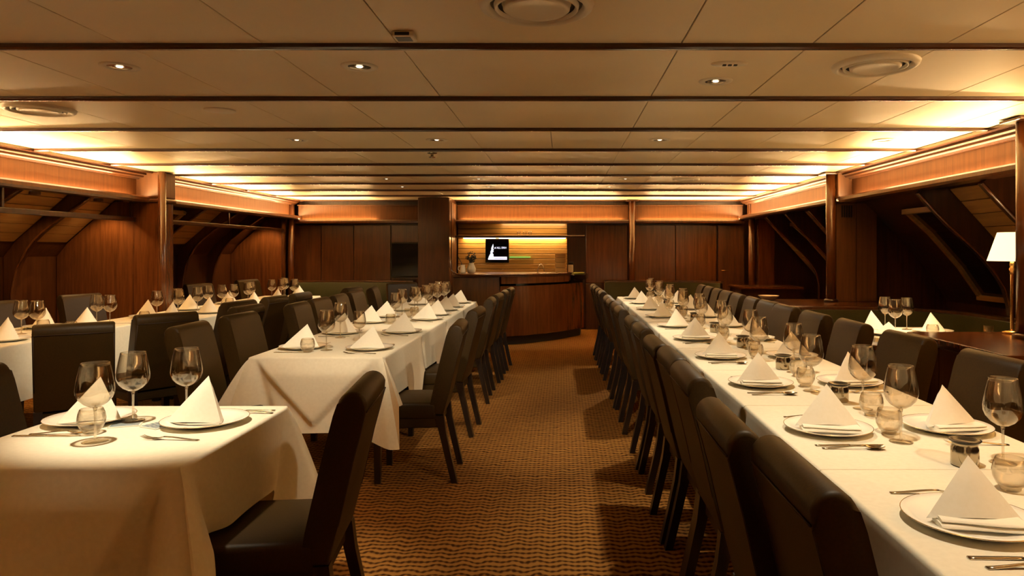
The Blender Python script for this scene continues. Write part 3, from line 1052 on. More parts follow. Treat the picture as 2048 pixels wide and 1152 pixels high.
def build_chair():
    t = thing('dining_chair', 'x', 'chair')
    # backrest: side profile, rounded thick top rolling to the rear
    arc = [(-0.247 + 0.046 * math.cos(a), 0.884 + 0.048 * math.sin(a)) for a in [math.radians(15 + 15 * k) for k in range(11)]]
    prof = [(-0.085, 0.40), (-0.105, 0.50), (-0.15, 0.70), (-0.19, 0.86)] + arc + [(-0.288, 0.862), (-0.25, 0.72), (-0.205, 0.52), (-0.175, 0.40)]
    bm = bmesh.new()
    add_prism(bm, prof, 'y', -0.205, 0.205, 0.014, 3)
    back = ob('backrest', smooth_by_angle(mesh_from_bm(bm, 'leather'), 44), t)
    ob('piping', tube_mesh([(-0.2905, -0.196, 0.868), (-0.2905, 0.196, 0.868)], 0.0028, 'stitch', 5), back)
    for s in (-1, 1):
        ob('piping', tube_mesh([(a, s * 0.199, z) for a, z in prof[15:18]], 0.0025, 'stitch', 5), back)
    bm = bmesh.new()
    add_box(bm, -0.14, 0.255, -0.207, 0.207, 0.375, 0.475, 0.022, 3)
    ob('seat', smooth_by_angle(mesh_from_bm(bm, 'leather'), 35), t)
    ob('apron', box_mesh(-0.155, 0.235, -0.198, 0.198, 0.325, 0.385, 'leather', 0.006, 1), t)
    for s in (-1, 1):
        bm = bmesh.new()
        a, b = 0.022, 0.016
        top = [(0.228, 0.335), (0.182, 0.335)]
        for quad in (1,):
            x0, x1, xb0, xb1 = 0.186, 0.230, 0.192, 0.226
            y0, y1 = s * 0.158, s * 0.203
            v = [bm.verts.new(p) for p in ((x0, y0, 0.34), (x1, y0, 0.34), (x1, y1, 0.34), (x0, y1, 0.34),
                                           (xb0, y0 + s * .006, 0), (xb1, y0 + s * .006, 0), (xb1, y1 - s * .004, 0), (xb0, y1 - s * .004, 0))]
            for fidx in ((0, 1, 2, 3), (4, 5, 6, 7), (0, 1, 5, 4), (1, 2, 6, 5), (2, 3, 7, 6), (3, 0, 4, 7)):
                bm.faces.new([v[i] for i in fidx])
        ob('leg', mesh_from_bm(bm, 'leg_wood'), t)
        # rear leg splays backwards
        bm = bmesh.new()
        path = [(-0.125, -0.178, 0.40), (-0.150, -0.19, 0.30), (-0.185, -0.222, 0.15), (-0.222, -0.256, 0.0)]
        y0, y1 = s * 0.160, s * 0.205
        rings = [[bm.verts.new(p) for p in ((xa, y0, z), (xb, y0, z), (xb, y1, z), (xa, y1, z))] for xa, xb, z in path]
        for r0, r1 in zip(rings, rings[1:]):
            for i in range(4):
                k = (i + 1) % 4
                bm.faces.new((r0[i], r0[k], r1[k], r1[i]))
        bm.faces.new(rings[0])
        bm.faces.new(rings[-1])
        ob('leg', mesh_from_bm(bm, 'leg_wood'), t)
    return t


chair = Maker(build_chair)
CHAIRS = []


def put_chair(x, y, deg, label, group):
    CHAIRS.append((x, y, deg))
    return chair(label, (x, y, 0), math.radians(deg), group)


# small front table
put_chair(-0.915, 2.33, 186, 'brown leather chair pulled up to the right of the small front table', 'chairs at the small front table')
put_chair(-1.96, 2.56, 2, 'dark leather chair at the left photo edge behind the small front table', 'chairs at the small front table')
# middle long table
MR = [(-0.885, 4.30), (-0.90, 5.33), (-0.91, 6.42), (-0.90, 7.05), (-0.88, 7.58), (-0.86, 8.15)]
ML = [(-1.99, 4.20), (-2.0, 4.85), (-1.98, 5.88), (-1.99, 6.40), (-1.98, 6.95), (-1.97, 7.45), (-2.0, 8.30)]
for i, (x, y) in enumerate(MR):
    put_chair(x, y, 180 + (3, -2, 2, -3, 1, -2)[i], '%s leather chair on the aisle side of the middle long table' % nth(i), 'chairs at the middle long table')
for i, (x, y) in enumerate(ML):
    put_chair(x, y, (3, -3, 2, -2, 2, -1, 6)[i], '%s leather chair on the left side of the middle long table' % nth(i), 'chairs at the middle long table')
# right long table
RL = [(0.74, 1.47), (0.69, 1.90), (0.72, 2.60), (0.725, 3.03), (0.71, 3.46), (0.72, 4.12), (0.71, 4.56), (0.70, 5.40), (0.705, 5.83), (0.69, 6.26), (0.69, 6.69), (0.68, 7.55), (0.67, 7.98), (0.66, 8.52), (0.65, 8.95)]
RR = [(1.575, 2.93), (1.57, 3.67), (1.56, 4.35), (1.54, 4.93), (1.54, 5.56), (1.54, 6.02), (1.53, 6.5), (1.53, 7.05), (1.53, 7.5), (1.53, 7.95), (1.53, 8.4), (1.53, 8.85)]
for i, (x, y) in enumerate(RL):
    put_chair(x, y, random.uniform(-0.6, 0.6), '%s leather chair on the aisle side of the right long table' % nth(i), 'chairs at the right long table')
for i, (x, y) in enumerate(RR):
    put_chair(x, y, 180 + random.uniform(-3, 3), '%s leather chair on the window side of the right long table' % nth(i), 'chairs at the right long table')
# far left row
LRc = [(-3.07, 4.42, 123), (-2.96, 5.04, 142), (-2.76, 5.60, 174), (-3.04, 6.10, 170), (-3.00, 6.72, 176), (-2.95, 7.24, 177), (-2.72, 8.28, 172)]
for i, (x, y, a) in enumerate(LRc):
    put_chair(x, y, a, '%s dark chair back turned to the camera by the far left tables' % nth(i), 'chairs at the far left tables')
LLc = [(-4.62, 5.95), (-4.58, 6.90), (-4.55, 9.10), (-4.45, 10.30)]
for i, (x, y) in enumerate(LLc):
    put_chair(x, y, -20 if i else -10, '%s olive leather chair against the left hull wall' % nth(i), 'chairs along the left hull wall')
put_chair(-2.05, 9.25, -60, 'leather chair turned sideways beyond the far end of the middle long table', 'chairs beyond the middle table')

# ------------------------------------------------------------------ tables and cloths
TZ = 0.745


def smooth01(t):
    t = max(0.0, min(1.0, t))
    return t * t * (3 - 2 * t)


def cloth_mesh(w, d, sides, v_flap=0.0, seedv=0):
    """sides: dict s/e/n/w -> dict(drop, flare, chairs=[pos along side in local coords])"""
    rnd = random.Random(seedv)
    N, R = (72, 30) if v_flap else (34, 16)
    hw, hd = w / 2, d / 2
    corners = {'s': ((-hw, -hd), (hw, -hd), (0, -1)), 'e': ((hw, -hd), (hw, hd), (1, 0)), 'n': ((hw, hd), (-hw, hd), (0, 1)), 'w': ((-hw, hd), (-hw, -hd), (-1, 0))}
    order = ['s', 'e', 'n', 'w']
    samples = []
    for k, s in enumerate(order):
        a, b, n = corners[s]
        L_ = math.hypot(b[0] - a[0], b[1] - a[1])
        for i in range(N):
            u = i / N
            # denser near the corners
            u = 0.5 - 0.5 * math.cos(PI * u) if True else u
            p = (a[0] + (b[0] - a[0]) * u, a[1] + (b[1] - a[1]) * u)
            samples.append((p, n, s, u, L_))
    bm = bmesh.new()
    M = len(samples)
    rings = []
    wave = [rnd.uniform(0, 6) for _ in range(4)]
    r0 = 0.012
    for k in range(R + 1):
        ring = []
        for idx, (p, n, s, u, L_) in enumerate(samples):
            sd = sides[s]
            pos = p[0] if s in 'sn' else p[1]
            dc0, dc1 = u * L_, (1 - u) * L_
            prev = order[order.index(s) - 1]
            nxt = order[(order.index(s) + 1) % 4]
            free0 = min(sd['flare'], sides[prev]['flare']) > 0
            free1 = min(sd['flare'], sides[nxt]['flare']) > 0
            drop = sd['drop']
            # cloth corners hang lower
            if free0:
                drop += 0.07 * math.exp(-(dc0 / 0.10) ** 2)
            if free1:
                drop += 0.07 * math.exp(-(dc1 / 0.10) ** 2)
            for cpos in sd.get('chairs', ()):
                e = abs(pos - cpos)
                raise_ = 1 - smooth01((e - 0.24) / 0.10)
                drop = drop * (1 - raise_) + min(drop, TZ - 0.487) * raise_
            if k <= 3:
                a = k / 3 * PI / 2
                out = r0 * math.sin(a)
                z = -r0 * (1 - math.cos(a))
            else:
                t_ = (k - 3) / (R - 3)
                z = -r0 - (drop - r0) * t_
                out = r0 + sd['flare'] * t_
                out += 0.006 * t_ * math.sin(11 * pos + wave[order.index(s)]) * (1 if sd['flare'] > 0 else 0)
            t_ = max(0.0, (k - 3) / (R - 3))
            nx, ny = n
            if sd['flare'] == 0:
                out *= 0.15
            dx, dy = nx * out, ny * out
            # rounded shell at the corner: blend the two side normals
            for free, dc, other in ((free0, dc0, prev), (free1, dc1, nxt)):
                on = corners[other][2]
                if dc < 0.02 and (sides[other]['flare'] > 0) == (sd['flare'] > 0):
                    f_ = 0.5 * (1 - dc / 0.02)
                    dx = dx * (1 - f_) + on[0] * out * f_ + 0.0
                    dy = dy * (1 - f_) + on[1] * out * f_
                if free:
                    wdt = 0.022 + 0.045 * t_
                    amp = 0.15 * t_ ** 0.8
                    g = math.exp(-(dc / wdt) ** 2)
                    dgx, dgy = (nx + on[0]) * 0.7071, (ny + on[1]) * 0.7071
                    dx += dgx * amp * g
                    dy += dgy * amp * g
                    val = 0.045 * t_ * math.exp(-((dc - 2.2 * wdt) / (0.7 * wdt)) ** 2)
                    dx -= nx * val
                    dy -= ny * val
                elif dc < 0.05 and sd['flare'] > 0:
                    dx -= nx * 0.032 * (1 - dc / 0.05) * min(1, t_ * 3)
                    dy -= ny * 0.032 * (1 - dc / 0.05) * min(1, t_ * 3)
            if v_flap and s == 's' and t_ > 0:
                edge = min(dc0, dc1) - v_flap * (-z)
                fl = 0.030 * smooth01((edge - 0.012) / 0.022)
                # soft pressing creases across the hanging front
                fl += 0.004 * math.sin(5 * pos + 9 * z) * t_
                dx += nx * fl * min(1, t_ * 5)
                dy += ny * fl * min(1, t_ * 5)
            ring.append(bm.verts.new((p[0] + dx, p[1] + dy, z)))
        rings.append(ring)
    for a, b in zip(rings, rings[1:]):
        for i in range(M):
            j_ = (i + 1) % M
            bm.faces.new((a[i], a[j_], b[j_], b[i]))
    bm.faces.new(rings[0])
    me = mesh_from_bm(bm, 'linen')
    return smooth_by_angle(me, 50)


def dining_table(x0, x1, y0, y1, label, cloth_label, sides, group, cgroup, v_flap=0.0, seedv=0, pedestal=True):
    cx, cy = (x0 + x1) / 2, (y0 + y1) / 2
    w, d_ = x1 - x0, y1 - y0
    t = thing('dining_table', label, 'table', (cx, cy, 0), 0, group)
    ob('tabletop', box_mesh(-w / 2 + 0.004, w / 2 - 0.004, -d_ / 2 + 0.004, d_ / 2 - 0.004, TZ - 0.032, TZ - 0.003, 'mahogany_dark', 0.004, 1), t)
    ob('pedestal', box_mesh(-0.04, 0.04, -0.04, 0.04, 0.03, TZ - 0.033, 'leg_wood', 0.006, 1), t)
    for ang in (0, PI / 2):
        ob('foot', box_mesh(-0.115, 0.115, -0.03, 0.03, 0.0, 0.03, 'leg_wood', 0.006, 1), t, (0, 0, 0.0005 if ang else 0), ang)
    c_ = ob('tablecloth', cloth_mesh(w, d_, sides, v_flap, seedv), None, (cx, cy, TZ + 0.001))
    tag(c_, cloth_label, 'tablecloth', cgroup)
    return t


def rel(chs, cy):
    return [y - cy for y in chs]


OUT = 0.03
# small front table
dining_table(-1.87, -1.105, 2.02, 2.80, 'small square table at the front left, under a white cloth', 'white tablecloth with draped corners on the small front left table',
             {'s': dict(drop=0.50, flare=0.05), 'e': dict(drop=0.375, flare=OUT, chairs=rel([2.33], 2.41)), 'n': dict(drop=0.40, flare=OUT), 'w': dict(drop=0.40, flare=OUT, chairs=rel([2.56], 2.41))},
             'tables', 'white tablecloths', 0.56, 1)
# middle long table, units
mu = [4.07, 5.17, 6.25, 7.33, 8.5]
for i, (a, b) in enumerate(zip(mu, mu[1:])):
    cy = (a + b) / 2
    g = 0.004
    first, last = i == 0, i == len(mu) - 2
    dining_table(-1.82, -1.05, a + g, b - g, '%s table of the middle long row, under a white cloth' % nth(i), 'white tablecloth on the %s table of the middle long row' % nth(i),
                 {'s': dict(drop=0.43 if first else 0.30, flare=0.035 if first else 0), 'n': dict(drop=0.40 if last else 0.30, flare=0.03 if last else 0),
                  'e': dict(drop=0.40, flare=OUT, chairs=rel([y for _, y in MR], cy)), 'w': dict(drop=0.40, flare=OUT, chairs=rel([y for _, y in ML], cy))},
                 'tables', 'white tablecloths', 0.95 if first else 0.0, 10 + i)
# right long table, units
ru = [1.17 + 0.82 * k for k in range(11)]
for i, (a, b) in enumerate(zip(ru, ru[1:])):
    cy = (a + b) / 2
    g = 0.003
    first, last = i == 0, i == len(ru) - 2
    dining_table(0.74, 1.49, a + g, b - g, '%s table of the right long row, under a white cloth' % nth(i), 'white tablecloth on the %s table of the right long row' % nth(i),
                 {'s': dict(drop=0.40 if first else 0.30, flare=0.03 if first else 0), 'n': dict(drop=0.40 if last else 0.30, flare=0.03 if last else 0),
                  'e': dict(drop=0.36, flare=OUT, chairs=rel([y for _, y in RR], cy)), 'w': dict(drop=0.36, flare=OUT, chairs=rel([y for _, y in RL], cy))},
                 'tables', 'white tablecloths', 0.0, 30 + i)
# far left tables
lu = [(-4.38, -3.63, 4.25, 5.08), (-4.38, -3.63, 5.09, 5.93), (-4.06, -3.31, 6.02, 6.86), (-4.06, -3.31, 6.87, 7.72), (-4.06, -3.31, 7.73, 8.58), (-4.06, -3.31, 8.59, 9.55)]
for i, (a, b, c_, d_) in enumerate(lu):
    n_free = i == 5
    s_free = i == 0
    dining_table(a, b, c_, d_, '%s table along the left wall, under a white cloth' % nth(i), 'white tablecloth on the %s table along the left wall' % nth(i),
                 {'s': dict(drop=0.38 if s_free else 0.30, flare=0.02 if s_free else 0), 'n': dict(drop=0.38 if n_free else 0.30, flare=0.02 if n_free else 0),
                  'e': dict(drop=0.38, flare=OUT), 'w': dict(drop=0.36, flare=OUT)},
                 'tables', 'white tablecloths', 0.0, 60 + i)
# booth table
dining_table(2.24, 2.96, 5.0, 5.66, 'small booth table inside the curved banquette, under a white cloth', 'bright white tablecloth on the right booth table',
             {'s': dict(drop=0.34, flare=0.02), 'n': dict(drop=0.25, flare=0.02), 'e': dict(drop=0.25, flare=0.02), 'w': dict(drop=0.34, flare=0.02)},
             'tables', 'white tablecloths', 0.0, 80)
TOP = TZ + 0.0012

# ------------------------------------------------------------------ tableware


def build_plate():
    t = thing('plate', 'x', 'plate')
    ob('dish', lathe_mesh([(0.0, 0.004), (0.085, 0.0), (0.095, 0.004), (0.12, 0.012), (0.144, 0.018), (0.1455, 0.0195), (0.144, 0.0205),
                           (0.12, 0.0155), (0.098, 0.0085), (0.09, 0.0065), (0.0, 0.0065)], 'china', 48), t)
    ob('rim_band', lathe_mesh([(0.1445, 0.0207), (0.1460, 0.0208), (0.1464, 0.0200), (0.1458, 0.0194)], 'gold_rim', 48), t)
    return t


def tri_patch(bm, a, b, c, n, bulge):
    """triangular patch a (apex), b, c subdivided n, pushed along its normal"""
    a, b, c = Vector(a), Vector(b), Vector(c)
    nrm = (b - a).cross(c - a).normalized()
    rows_ = []
    for i in range(n + 1):
        f = i / n
        l, r = a.lerp(b, f), a.lerp(c, f)
        row = []
        for k in range(i + 1):
            g = k / i if i else 0.5
            p = l.lerp(r, g)
            push = bulge * math.sin(PI * g) * (f ** 0.6) * (0.75 + 0.25 * f) if i else 0
            row.append(bm.verts.new(p + nrm * push))
        rows_.append(row)
    for i in range(n):
        for k in range(i + 1):
            bm.faces.new((rows_[i][k], rows_[i + 1][k], rows_[i + 1][k + 1]))
            if k < i:
                bm.faces.new((rows_[i][k], rows_[i + 1][k + 1], rows_[i][k + 1]))


def napkin_pyramid(w, h, ap, ridge):
    bm = bmesh.new()
    apex = (ap, 0.02, h)
    Lp, Rp, Bp = (-w * 0.53, -0.052, 0.0), (w * 0.47, -0.034, 0.0), (0.010, 0.085, 0.0)
    if ridge:
        F = (0.012, -0.085, 0.0)
        tri_patch(bm, apex, (-w / 2, -0.01, 0), F, 8, 0.012)
        tri_patch(bm, apex, F, (w / 2, -0.01, 0), 8, 0.012)
        tri_patch(bm, apex, (w / 2, -0.01, 0), Bp, 6, 0.008)
        tri_patch(bm, apex, Bp, (-w / 2, -0.01, 0), 6, 0.008)
    else:
        tri_patch(bm, apex, Lp, Rp, 9, 0.026)
        tri_patch(bm, apex, Rp, Bp, 7, 0.010)
        tri_patch(bm, apex, Bp, Lp, 7, 0.010)
    bmesh.ops.remove_doubles(bm, verts=bm.verts[:], dist=0.0004)
    me = mesh_from_bm(bm, 'napkin_linen')
    return smooth_by_angle(me, 48)


def build_napkin(kind):
    def f():
        t = thing('napkin', 'x', 'napkin')
        if kind == 'band':
            ob('folded_pyramid', napkin_pyramid(0.21, 0.128, 0.004, False), t, (0, 0.01, 0.012))
            for q, (yc, zc, ry, rz_, xw, ph) in enumerate(((-0.052, 0.0066, 0.036, 0.0062, 0.092, 0.0), (-0.046, 0.0165, 0.034, 0.0046, 0.088, 1.1))):
                bm = bmesh.new()
                rings = []
                for i in range(13):
                    f = i / 12
                    x = -xw + 2 * xw * f
                    k_ = 0.9 + 0.1 * math.sin(PI * f)
                    wob = 0.005 * math.sin(4.0 * f + ph)
                    rings.append([bm.verts.new((x, yc + wob + ry * k_ * math.copysign(abs(math.cos(a)) ** 0.8, math.cos(a)), zc + rz_ * k_ * math.copysign(abs(math.sin(a)) ** 0.7, math.sin(a)))) for a in [2 * PI * k / 16 for k in range(16)]])
                for r0_, r1_ in zip(rings, rings[1:]):
                    for k in range(16):
                        bm.faces.new((r0_[k], r0_[(k + 1) % 16], r1_[(k + 1) % 16], r1_[k]))
                bm.faces.new(rings[0])
                bm.faces.new(rings[-1])
                ob('folded_band', smooth_by_angle(mesh_from_bm(bm, 'napkin_linen'), 60), t)
        elif kind == 'plain':
            ob('folded_pyramid', napkin_pyramid(0.200, 0.155, 0.012, False), t)
            ob('hem_fold', tube_mesh([(-0.095, -0.047, 0.003), (-0.05, -0.060, 0.003), (0, -0.066, 0.003), (0.05, -0.060, 0.003), (0.095, -0.047, 0.003)], 0.0028, 'napkin_linen', 6), t)
        else:
            ob('folded_pyramid', napkin_pyramid(0.205, 0.150, 0.0, True), t)
            ob('hem_fold', tube_mesh([(-0.1, -0.012, 0.003), (-0.04, -0.058, 0.003), (0.012, -0.086, 0.003), (0.05, -0.055, 0.003), (0.1, -0.012, 0.003)], 0.0028, 'napkin_linen', 6), t)
        return t
    return f


def build_wineglass():
    t = thing('wine_glass', 'x', 'wine glass')
    ob('bowl', lathe_mesh([(0.004, 0.108), (0.016, 0.111), (0.032, 0.121), (0.045, 0.136), (0.0515, 0.152), (0.0525, 0.166), (0.050, 0.188), (0.0455, 0.214), (0.040, 0.240), (0.0385, 0.249),
                           (0.0376, 0.2495), (0.0378, 0.246), (0.0392, 0.238), (0.0446, 0.213), (0.0491, 0.188), (0.0516, 0.166), (0.0505, 0.153), (0.044, 0.137), (0.031, 0.1225), (0.015, 0.1135), (0.0, 0.1125)], 'glass_thin', 28), t)
    ob('stem', lathe_mesh([(0.0045, 0.006), (0.0038, 0.02), (0.0035, 0.06), (0.004, 0.095), (0.0065, 0.109), (0.0, 0.111)], 'glass_stem', 12), t)
    ob('foot', lathe_mesh([(0.0, 0.0005), (0.036, 0.0), (0.0368, 0.0015), (0.03, 0.003), (0.012, 0.006), (0.0045, 0.010)], 'glass_thick', 28), t)
    return t


def build_tumbler():
    t = thing('tumbler', 'x', 'tumbler')
    ob('bowl', lathe_mesh([(0.022, 0.006), (0.033, 0.016), (0.0415, 0.034), (0.0435, 0.050), (0.0400, 0.070), (0.0345, 0.084), (0.0337, 0.0843), (0.0391, 0.069), (0.0424, 0.050), (0.0404, 0.035), (0.032, 0.018), (0.020, 0.012), (0.0, 0.011)], 'glass_thin', 24), t)
    ob('base', lathe_mesh([(0.0, 0.0005), (0.022, 0.0003), (0.0245, 0.003), (0.0245, 0.0065), (0.0, 0.0105)], 'glass_thick', 24), t)
    return t


def build_votive():
    t = thing('candle_holder', 'x', 'candle holder')
    ob('body', lathe_mesh([(0.0, 0.001), (0.030, 0.0), (0.033, 0.004), (0.033, 0.046), (0.030, 0.054), (0.031, 0.060)], 'votive_metal', 28), t)
    ob('lid', lathe_mesh([(0.028, 0.059), (0.037, 0.064), (0.039, 0.067), (0.034, 0.068), (0.025, 0.062), (0.0, 0.061)], 'votive_dark', 28), t)
    return t


def flat_outline(bm, outline, z0, z1):
    add_prism(bm, outline, 'z', z0, z1)


def arch_handle(bm, x0, x1, w0, w1, zmid=0.006):
    """flat handle lying on the table from x0 (end) to x1 (neck), gently arched"""
    n = 8
    rings = []
    for i in range(n + 1):
        f = i / n
        x = x0 + (x1 - x0) * f
        w = w0 + (w1 - w0) * f
        z = 0.0006 + zmid * smooth01(f * 1.1)
        rings.append([bm.verts.new(p) for p in ((x, -w, z), (x, w, z), (x, w * 0.8, z + 0.0028), (x, -w * 0.8, z + 0.0028))])
    for r0_, r1_ in zip(rings, rings[1:]):
        for i in range(4):
            k = (i + 1) % 4
            bm.faces.new((r0_[i], r0_[k], r1_[k], r1_[i]))
    bm.faces.new(rings[0])
    bm.faces.new(rings[-1])


def build_fork():
    t = thing('fork', 'x', 'fork')
    bm = bmesh.new()
    arch_handle(bm, -0.10, 0.022, 0.0065, 0.0032, 0.008)
    ob('handle', mesh_from_bm(bm, 'steel', True), t)
    bm = bmesh.new()
    sect = [(0.020, 0.0030, 0.0086), (0.032, 0.0075, 0.0060), (0.044, 0.0105, 0.0030), (0.052, 0.0115, 0.0022)]
    rings = [[bm.verts.new(p) for p in ((x, -w, z), (x, w, z), (x, w, z + 0.0022), (x, -w, z + 0.0022))] for x, w, z in sect]
    for r0_, r1_ in zip(rings, rings[1:]):
        for i in range(4):
            k = (i + 1) % 4
            bm.faces.new((r0_[i], r0_[k], r1_[k], r1_[i]))
    bm.faces.new(rings[0])
    bm.faces.new(rings[-1])
    ob('neck', mesh_from_bm(bm, 'steel', True), t)
    bm = bmesh.new()
    for k in range(4):
        yc = -0.0094 + 0.00627 * k
        add_tube(bm, [(0.050, yc, 0.0034), (0.070, yc, 0.0042), (0.088, yc, 0.0085), (0.098, yc, 0.0125)], [0.0016, 0.0015, 0.0013, 0.0008], 5)
    ob('tines', mesh_from_bm(bm, 'steel', True), t)
    return t


def build_knife():
    t = thing('knife', 'x', 'knife')
    bm = bmesh.new()
    arch_handle(bm, -0.11, 0.0, 0.0070, 0.0055, 0.001)
    ob('handle', mesh_from_bm(bm, 'steel', True), t)
    bm = bmesh.new()
    add_prism(bm, [(0.0, -0.005), (0.02, -0.0085), (0.075, -0.0095), (0.105, -0.004), (0.112, 0.004), (0.10, 0.0065), (0.0, 0.0055)], 'z', 0.001, 0.0032)
    ob('blade', mesh_from_bm(bm, 'steel'), t)
    return t


def build_spoon():
    t = thing('spoon', 'x', 'spoon')
    bm = bmesh.new()
    arch_handle(bm, -0.10, 0.035, 0.0065, 0.0030, 0.009)
    ob('handle', mesh_from_bm(bm, 'steel', True), t)
    bm = bmesh.new()
    n, m = 18, 5
    rings = []
    for r in range(m + 1):
        f = r / m
        rings.append([bm.verts.new((0.064 + 0.031 * f * math.cos(a), 0.0205 * f * math.sin(a), 0.0014 + 0.0085 * f * f)) for a in [2 * PI * i / n for i in range(n)]])
    for a_, b_ in zip(rings[1:], rings[2:]):
        for i in range(n):
            k = (i + 1) % n
            bm.faces.new((a_[i], a_[k], b_[k], b_[i]))
    bm.faces.new(rings[1])
    bmesh.ops.delete(bm, geom=rings[0], context='VERTS')
    ob('bowl', mesh_from_bm(bm, 'steel', True), t)
    return t


plate, wineglass, tumbler, votive = Maker(build_plate), Maker(build_wineglass), Maker(build_tumbler), Maker(build_votive)
fork, knife, spoon = Maker(build_fork), Maker(build_knife), Maker(build_spoon)
NAP = {k: Maker(build_napkin(k)) for k in ('band', 'plain', 'ridge')}
rnd = random.Random(3)


def setting(x, y, deg, who, nap='plain', cutlery=3, nyaw=None):
    """place setting; deg = heading of the diner, who = phrase naming the place"""
    plate('white gold-rimmed plate at ' + who, (x, y, TOP), rnd.uniform(0, 6), 'gold-rimmed dinner plates')
    yaw = rnd.uniform(-0.25, 0.25) if nyaw is None else nyaw
    s_ = rnd.uniform(0.95, 1.04)
    sx_, sz_ = (s_ * 1.2, s_ * 0.92) if nap == 'plain' else (s_, s_)
    NAP[nap]('white pyramid napkin at ' + who, (x + rnd.uniform(-.008, .008), y + rnd.uniform(-.01, .006), TOP + 0.0075 + (0.002 if nap != 'band' else 0.003)), yaw, 'folded pyramid napkins', (sx_, s_, sz_))
    a = math.radians(deg)
    ux, uy = math.cos(a), math.sin(a)

    def P(f, s):
        return (x + ux * f - uy * s, y + uy * f + ux * s, TOP)
    j1 = lambda: a + rnd.uniform(-0.05, 0.05)
    if cutlery >= 1:
        fork('steel fork at ' + who, P(0.01, 0.195), j1(), 'forks')
    if cutlery >= 2:
        knife('steel knife at ' + who, P(0.0, -0.185), j1(), 'knives')
    if cutlery >= 3:
        spoon('steel spoon at ' + who, P(0.0, -0.222), j1(), 'spoons')


# --- small front table
plate('white gold-rimmed plate on the right of the small front table', (-1.285, 2.52, TOP), 0, 'gold-rimmed dinner plates')
NAP['plain']('folded white pyramid napkin on the right of the small front table', (-1.30, 2.525, TOP + 0.0095), -0.12, 'folded pyramid napkins', (1.02, 1.02, 1.02))
plate('white gold-rimmed plate on the left of the small front table', (-1.72, 2.55, TOP), 0, 'gold-rimmed dinner plates')
NAP['plain']('folded white pyramid napkin behind glasses on the left of the small front table', (-1.70, 2.545, TOP + 0.0095), 0.30, 'folded pyramid napkins', (1.0, 1.0, 0.97))
fork('steel fork lying near the front of the small front table', (-1.29, 2.30, TOP), PI - 0.10, 'forks')
knife('steel knife behind the right plate of the small front table', (-1.225, 2.71, TOP), PI + 0.05, 'knives')
spoon('steel spoon behind the right plate of the small front table', (-1.205, 2.672, TOP), PI + 0.0, 'spoons')
knife('steel knife at the left front of the small front table', (-1.73, 2.345, TOP), 0.02, 'knives')
fork('steel fork at the left front of the small front table', (-1.70, 2.375, TOP), 0.10, 'forks')
wineglass('wine glass nearest the camera on the small front table, in front of a napkin', (-1.522, 2.28, TOP), 0, 'wine glasses', (1.08, 1.08, 1.03))
wineglass('wine glass on a coaster in the middle of the small front table', (-1.555, 2.535, TOP + 0.005), 0, 'wine glasses', (1.05, 1.05, 1.0))
wineglass('wine glass behind the right napkin of the small front table', (-1.418, 2.64, TOP), 0, 'wine glasses', (1.05, 1.05, 1.02))
tumbler('round stemless tumbler on the small front table behind the nearest wine glass', (-1.605, 2.385, TOP), 0, 'tumblers')
t = thing('coaster', 'blue and white printed card under the middle glass of the small front table', 'card', (-1.565, 2.52, TOP), 0.35)
ob('card', box_mesh(-0.05, 0.05, -0.06, 0.06, 0.0, 0.0035, 'paper_white', 0.001, 1), t)
ob('print', box_mesh(-0.045, 0.045, -0.055, 0.055, 0.0036, 0.0041, 'printed_card'), t)
t = thing('coaster', 'blue printed card left of the right plate of the small front table', 'card', (-1.425, 2.50, TOP), -0.45)
ob('card', box_mesh(-0.045, 0.045, -0.06, 0.06, 0.0, 0.0035, 'paper_white', 0.001, 1), t)
ob('print', box_mesh(-0.04, 0.04, -0.055, 0.055, 0.0036, 0.0041, 'printed_card'), t)

# --- right long table
for k in range(10):
    y = 1.595 + 0.82 * k
    cut = 3 if k < 5 else (2 if k < 7 else 0)
    setting(0.915 if k else 0.93, y, 0, '%s aisle side place of the right long table' % nth(k), 'band' if k < 5 else 'plain', cut, -0.10 + rnd.uniform(-.12, .12) if k < 5 else 0.35)
    wineglass('wine glass of the %s aisle side place at the right long table' % nth(k), (1.10, y - 0.14 if k else y - 0.02, TOP) if k else (1.05, 1.30, TOP), 0, 'wine glasses')
    if k:
        tumbler('tumbler of the %s aisle side place at the right long table' % nth(k), (1.112, y - 0.03, TOP), 0, 'tumblers')
    if k:
        setting(1.335, y + 0.02, 180, '%s window side place of the right long table' % nth(k), 'band' if k < 5 else 'plain', 1 if k < 6 else 0)
    gx = 1.29 if k == 0 else 1.18
    wineglass('wine glass of the %s window side place at the right long table' % nth(k), (gx, y + (0.455 if k == 0 else 0.335), TOP), 0, 'wine glasses', (1.03, 1.03, 1.0) if k % 2 else None)
    tumbler('tumbler of the %s window side place at the right long table' % nth(k), (1.165, y + 0.225, TOP), 0, 'tumblers')
    if k < 8:
        votive('round metal candle holder after the %s place on the right long table' % nth(k), (1.155 if k else 1.165, y + 0.432, TOP) if k != 1 else (1.14, y + 0.47, TOP), 0, 'candle holders', (1.12, 1.12, 1.12))

